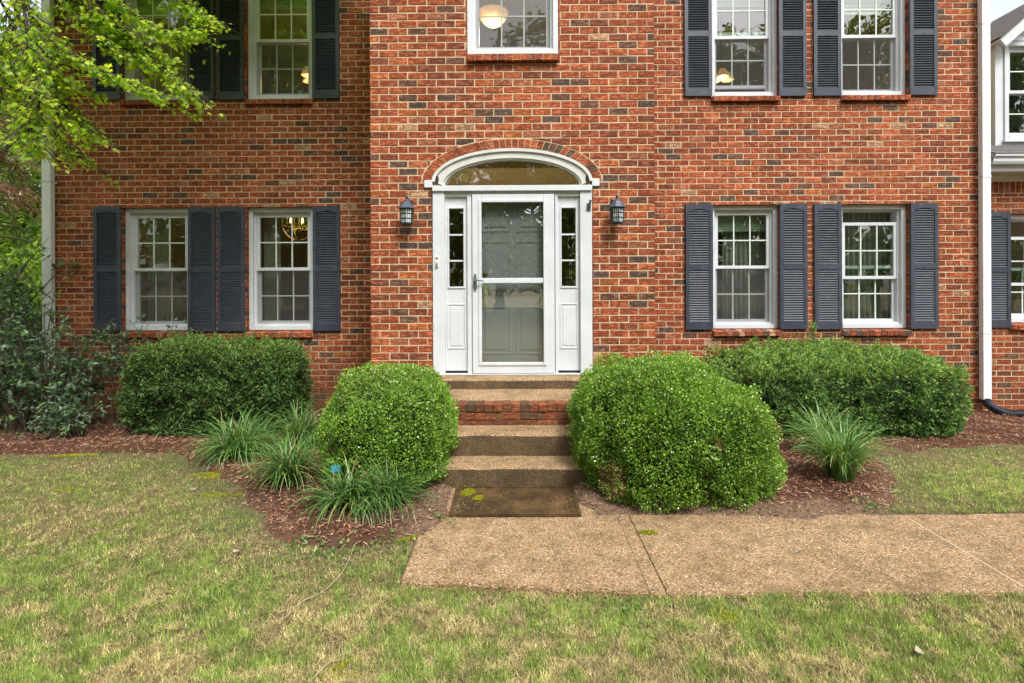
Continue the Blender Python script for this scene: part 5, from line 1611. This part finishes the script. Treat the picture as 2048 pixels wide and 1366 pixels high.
t = tag(empty('ceiling_lamp', (-.28, -.4, 5.05)), 'lit glass bowl lamp in the window above the front door', 'lamp', 'lit ceiling lamps upstairs')
MB().lathe([(.20, .10), (.17, .02), (.10, -.05), (.03, -.085), (0, -.09)], sides=18).build('bowl', M['lampglass'], t, smooth=True)
MB().tube([(0, 0, -.09), (0, 0, TOP - 5.05)], .010, 8).build('rod', M['brass'], t)
lamp_light(t, (0, 0, -.22), 45)
tb = tag(empty('side_table', (2.93, .62, .64)), 'small dark side table under the table lamp', 'table')
MB().box(-.22, .22, -.18, .18, .54, .57).build('top', M['wood'], tb)
for sx in (-1, 1):
    for sy in (-1, 1): MB().box(sx * .19 - .02, sx * .19 + .02, sy * .15 - .02, sy * .15 + .02, 0, .54).build('leg', M['wood'], tb)
tl = tag(empty('table_lamp', (2.93, .62, 1.211)), 'table lamp with a tan shade behind the lower right window', 'lamp')
MB().lathe([(.0, 0), (.07, 0), (.07, .01), (.03, .03), (.045, .07), (.02, .10), (.012, .12), (.012, .16)], sides=14).build('base', M['brass'], tl, smooth=True)
MB().lathe([(.17, .08), (.10, .30)], sides=20).build('lamp_shade', M['shade'], tl, smooth=True)

# ------------------------------------------------------------------ ground litter
def rot_quads(name, Pos, ang, tilt, L, W, C, mat, bendz=0.0):
    n = len(Pos)
    A = np.stack([np.cos(ang) * np.cos(tilt), np.sin(ang) * np.cos(tilt), np.sin(tilt)], 1)
    N = np.stack([RNG.normal(0, .35, n), RNG.normal(0, .35, n), np.ones(n)], 1)
    A, S, N = frame(A, N)
    L = L[:, None] / 2; W = W[:, None] / 2
    V = np.stack([Pos - A * L - S * W * .8, Pos + A * L * .9 - S * W, Pos + A * L + S * W * .7, Pos - A * L * .85 + S * W], 1).reshape(-1, 3)
    return npmesh(name, V, np.arange(4 * n).reshape(n, 4), mat, np.repeat(C, 4, 0))

def scatter(poly, box, n, seed, dmax=.03):
    rng = np.random.default_rng(seed)
    x = rng.uniform(box[0], box[1], n); y = rng.uniform(box[2], box[3], n)
    z, d = mulch_z(poly, x, y)
    ok = (d < dmax - .14 * rng.random(n) ** 3) & ~((np.abs(x + .04) < 1.56) & (y > -1.4)) & ~((np.abs(x + .02) < .72) & (y > -2.95)) & ~((np.abs(x + .04) < 1.1) & (y > -2.38)) & (y < -.01)
    return x[ok], y[ok], z[ok]
CHIPC = [(.26, .12, .075), (.17, .078, .05), (.36, .19, .12), (.085, .042, .03), (.44, .29, .20), (.30, .145, .09)]
for poly, box, n, lab in ((MULCH_L, (-8, -.4, -4.1, 0), 60000, 'loose bark chips on the left mulch bed'), (MULCH_R, (.4, 8.5, -3.6, .2), 54000, 'loose bark chips on the right mulch bed')):
    x, y, z = scatter(poly, box, n, int(abs(box[0]) * 10))
    ok = RNG.random(len(x)) > soil_amount(x, y) * .42
    x, y, z = x[ok], y[ok], z[ok]
    m = len(x)
    o = rot_quads('bark_chips', np.c_[x, y, z + RNG.uniform(.002, .018, m)], RNG.uniform(0, 6.28, m), RNG.normal(0, .22, m), RNG.uniform(.012, .048, m), RNG.uniform(.003, .009, m), pal(m, CHIPC, jit=.3), M['chip'])
    tag(o, lab, 'bark chips', kind='stuff')

# pebbles and crumbs
def pebbles(pts, r, C):
    base = np.array([(1, 0, 0), (-1, 0, 0), (0, 1, 0), (0, -1, 0), (0, 0, .7), (0, 0, -.7)])
    fs = np.array([(0, 2, 4), (2, 1, 4), (1, 3, 4), (3, 0, 4), (2, 0, 5), (1, 2, 5), (3, 1, 5), (0, 3, 5)])
    n = len(pts)
    sc = RNG.uniform(.6, 1.3, (n, 1, 3)) * r[:, None, None]
    an = RNG.uniform(0, 6.28, n); ca, sa = np.cos(an), np.sin(an)
    b = base[None] * sc
    V = np.stack([b[..., 0] * ca[:, None] - b[..., 1] * sa[:, None], b[..., 0] * sa[:, None] + b[..., 1] * ca[:, None], b[..., 2]], 2) + pts[:, None, :]
    F = (np.arange(n) * 6)[:, None, None] + fs[None]
    return npmesh('pebbles', V.reshape(-1, 3), F.reshape(-1, 3), M['chip'], np.repeat(C, 6, 0))
px, py, pz = [], [], []
for (cx, cy, sx, sy, n) in ((-.62, -3.55, .12, .22, 260), (.72, -3.32, .22, .14, 320), (1.3, -3.52, .6, .05, 160), (2.3, -3.36, .5, .09, 220), (-.55, -3.15, .07, .2, 160), (.1, -4.47, .45, .035, 90), (2.9, -2.7, .12, .25, 90), (1.4, -4.0, 1.2, .2, 60)):
    px.append(RNG.normal(cx, sx, n)); py.append(RNG.normal(cy, sy, n))
px, py = np.concatenate(px), np.concatenate(py)
ok = ~((np.abs(px + .02) < .74) & (py > -2.95))
px, py = px[ok], py[ok]
onp = (px > PATH_X0) & (py > path_front(px)) & (py < PATH_BACK)
mat_on = (np.abs(px + .014) < .48) & (np.abs(py + 3.218) < .27)
lz = np.maximum(np.maximum(np.where((px > .42), mulch_z(MULCH_R, px, py)[0], mulch_z(MULCH_L, px, py)[0]), lawn_z(px, py)), np.where(onp, .0, -.2))
pz = np.where(mat_on, .016, lz) + .002
rr = RNG.uniform(.002, .0065, len(px))
tag(pebbles(np.c_[px, py, pz], rr, pal(len(px), [(.40, .33, .25), (.33, .25, .17), (.46, .41, .34), (.28, .20, .14), (.40, .25, .16)], jit=.2)), 'loose pebbles beside the path and steps', 'pebbles', kind='stuff')

# grass blades
def grass_mask(x, y):
    dl = sdf(MULCH_L, x, y) + (fnoise(np.c_[x, y], 3.0, 21) - .5) * .22
    dr = sdf(MULCH_R, x, y) + (fnoise(np.c_[x, y], 3.0, 21) - .5) * .22
    d = np.minimum(dl, dr)
    onp = (x > PATH_X0 - .01) & (y > path_front(x) - .004 + (vnoise(np.c_[x, y * 0], 5, 9) - .6) * .05) & (y < -3.40)
    return d, onp
NB = 1500000
rng = np.random.default_rng(5)
dep = 1 / rng.uniform(1 / 6.3, 1 / 1.7, NB)             # spread evenly in the picture's depth
gy_ = dep - 7.17
gx_ = rng.uniform(-1.08, 1.08, NB) * dep
keep = (gy_ < -1.2) & (rng.random(NB) < .62)
gx_, gy_ = gx_[keep], gy_[keep]
d, onp = grass_mask(gx_, gy_)
n1 = fnoise(np.c_[gx_, gy_], 2.6, 51, 4); n2 = fnoise(np.c_[gx_, gy_], 13, 61, 3)
right = sstep(-.5, 2.5, gx_)
green = np.clip((n1 - .50 + .05 * right) * 2.4 + (n2 - .5) * 3.0 + .54 + .42 * sstep(2.3, 3.2, gx_) * sstep(-3.3, -3.0, gy_) + .16 * sstep(-4.75, -4.5, gy_) * (gy_ < -4.0), 0, 1)
thin = np.clip(.70 + 2.6 * (fnoise(np.c_[gx_, gy_], 22, 91, 2) - .42), .15, 1)
edge = sstep(-.02, .45, d)
keep = (~onp) & (d > .0) & (rng.random(len(gx_)) < thin * (.30 + .70 * edge)) & ~((np.abs(gx_) < .75) & (gy_ > -3.0))
gx_, gy_, green = gx_[keep], gy_[keep], green[keep]
if len(gx_) > 560000:
    sel = rng.choice(len(gx_), 560000, replace=False); gx_, gy_, green = gx_[sel], gy_[sel], green[sel]
n = len(gx_)
isg = rng.random(n) < (.14 + .66 * green)
L = np.where(isg, rng.uniform(.014, .042, n) * (.6 + .6 * green), rng.uniform(.012, .034, n))
lean = np.where(isg, rng.uniform(.1, 1.1, n), rng.uniform(.5, 1.5, n))
a = rng.uniform(0, 2 * math.pi, n)
A = np.stack([np.cos(a) * np.sin(lean), np.sin(a) * np.sin(lean), np.cos(lean)], 1)
S = np.stack([-np.sin(a), np.cos(a), np.zeros(n)], 1)
w = rng.uniform(.0018, .0042, n)
pos = np.c_[gx_, gy_, lawn_z(gx_, gy_) + np.where(isg, -.002, rng.uniform(.0, .012, n))]
G4 = np.array([(.22, .31, .052), (.15, .25, .046), (.31, .37, .090), (.25, .33, .062), (.18, .27, .078)])
S4 = np.array([(.45, .37, .18), (.36, .29, .14), (.54, .46, .25), (.26, .18, .10), (.40, .36, .15)])
C = np.where(isg[:, None], G4[rng.integers(0, 5, n)], S4[rng.integers(0, 5, n)]) * rng.uniform(.45, 1.5, (n, 1)) * (.58 + .95 * fnoise(np.c_[gx_, gy_], 16, 71, 3))[:, None]
C = C * (1 + .32 * sstep(2.3, 3.2, gx_) * sstep(-3.3, -3.0, gy_))[:, None]
V = np.stack([pos - S * w[:, None] * .5, pos + S * w[:, None] * .5, pos + A * L[:, None]], 1).reshape(-1, 3)
grass = npmesh('grass', V, np.arange(3 * n).reshape(n, 3), M['blade'], np.repeat(C, 3, 0))
tag(grass, 'short patchy lawn grass, half green and half straw', 'grass', kind='stuff')

# moss cushions
def moss(cx, cy, rx, ry, n, seed, zoff=None):
    rng = np.random.default_rng(seed)
    a = rng.uniform(0, 6.28, n); r = np.sqrt(rng.random(n))
    x = cx + rx * r * np.cos(a); y = cy + ry * r * np.sin(a)
    ok = fnoise(np.c_[x, y], 14, seed) > .40 + .10 * r
    return x[ok], y[ok], (lawn_z(x[ok], y[ok]) if zoff is None else np.full(ok.sum(), zoff)) + .004 + .008 * (1 - r[ok])
sets = [moss(-2.66, -2.62, .22, .09, 2200, 1), moss(-1.42, -3.74, .09, .07, 1600, 2), moss(-4.4, -1.98, .25, .06, 1800, 3), moss(-.74, -4.95, .10, .08, 1500, 4),
        moss(1.02, -4.58, .08, .10, 1700, 5), moss(-.38, -3.08, .06, .07, 1400, 6, .015), moss(-.26, -3.20, .075, .045, 1200, 7, .015), moss(-.70, -3.80, .07, .10, 1300, 8), moss(.86, -3.72, .07, .03, 350, 9, .0), moss(-2.3, -3.1, .16, .05, 800, 10), moss(-3.6, -3.0, .14, .07, 700, 11)]
mx, my, mz = (np.concatenate([s[k] for s in sets]) for k in range(3))
m = len(mx)
o = leaves('moss', np.c_[mx, my, mz], RNG.normal(size=(m, 3)) * .6 + np.array([0, 0, 1]), RNG.normal(size=(m, 3)), RNG.uniform(.008, .016, m), RNG.uniform(.004, .008, m), pal(m, [(.34, .34, .025), (.25, .26, .02), (.44, .40, .03), (.17, .19, .02)]), M['moss'], None)
tag(o, 'bright yellow green moss cushions on lawn, path and doormat', 'moss', kind='stuff')

# low weeds along the bed edges
wx, wy = [], []
for (cx, cy, s, n) in ((-.55, -3.52, .04, 30), (.60, -3.05, .05, 40), (-1.05, -3.98, .12, 120), (-1.35, -3.86, .06, 60), (-3.9, -1.98, .3, 140), (2.55, -3.38, .06, 60), (4.4, -1.75, .4, 140), (.55, -4.48, .06, 60), (-1.5, -4.4, .1, 60), (-.78, -3.86, .08, 60), (-.4, -2.98, .05, 30), (-6.2, -1.1, .4, 260)):
    wx.append(RNG.normal(cx, s, n)); wy.append(RNG.normal(cy, s * .6, n))
wx, wy = np.concatenate(wx), np.concatenate(wy); m = len(wx)
wz = np.maximum(lawn_z(wx, wy), np.where(wx > 0, mulch_z(MULCH_R, wx, wy)[0], mulch_z(MULCH_L, wx, wy)[0])) + RNG.uniform(.004, .04, m)
o = leaves('weeds', np.c_[wx, wy, wz], RNG.normal(size=(m, 3)) * .8 + np.array([0, 0, .1]), RNG.normal(size=(m, 3)) * .4 + np.array([0, 0, 1]), RNG.uniform(.015, .035, m), RNG.uniform(.010, .022, m), pal(m, [(.11, .20, .04), (.16, .26, .06), (.08, .15, .035)]), M['shrub_leaf'], None)
tag(o, 'small low weeds along the edges of bed and lawn', 'weeds', kind='stuff')

# fallen twigs
def fallen_twig(label, pts, r):
    b = [Vector((x, y, float(lawn_z(np.array([x]), np.array([y]))[0]) + .022 + h)) for x, y, h in pts]
    o0 = b[0].copy()
    tag(MB().tube([p - o0 for p in catmull(b, 6)], [r] * (6 * (len(b) - 1)) + [r * .5], 6).build('fallen_twig', M['twig'], smooth=True, loc=o0), label, 'twig', 'twigs on the lawn')
fallen_twig('long pale curved twig lying on the lawn left of the path', [(-1.13, -4.63, 0), (-1.09, -4.50, .01), (-1.03, -4.40, .0), (-.98, -4.27, .015), (-.985, -4.10, .01), (-1.0, -3.95, .02), (-.99, -3.86, .0)], .0026)
fallen_twig('short tan twig on the lawn near the moss', [(-.84, -5.03, 0), (-.80, -4.94, .01), (-.76, -4.90, .0), (-.79, -4.82, .01)], .0022)
# dead leaves on the lawn
for i, (x, y, lab) in enumerate(((-2.55, -3.05, 'curled pale dead leaf on the left lawn'), (1.76, -4.86, 'tan dead leaf in the grass in front of the path'), (-1.7, -4.0, 'brown dead leaf on the lawn by the mulch tip'))):
    lf = MB(); s = .032
    prof = [(-1, 0, .3), (-.5, .45, .05), (.3, .5, .0), (1, .1, .35), (.4, -.45, .1), (-.4, -.45, .15)]
    lf.add([(0, 0, 0)] + [(a * s, b * s, c * s) for a, b, c in prof], [(0, k + 1, (k + 1) % 6 + 1) for k in range(6)])
    o = lf.build('dead_leaf', M['twig'], smooth=True, loc=(x, y, float(lawn_z(np.array([x]), np.array([y]))[0]) + .03)); o.rotation_euler = (.1, .1, i * 1.3)
    tag(o, lab, 'leaf', 'dead leaves on the lawn')
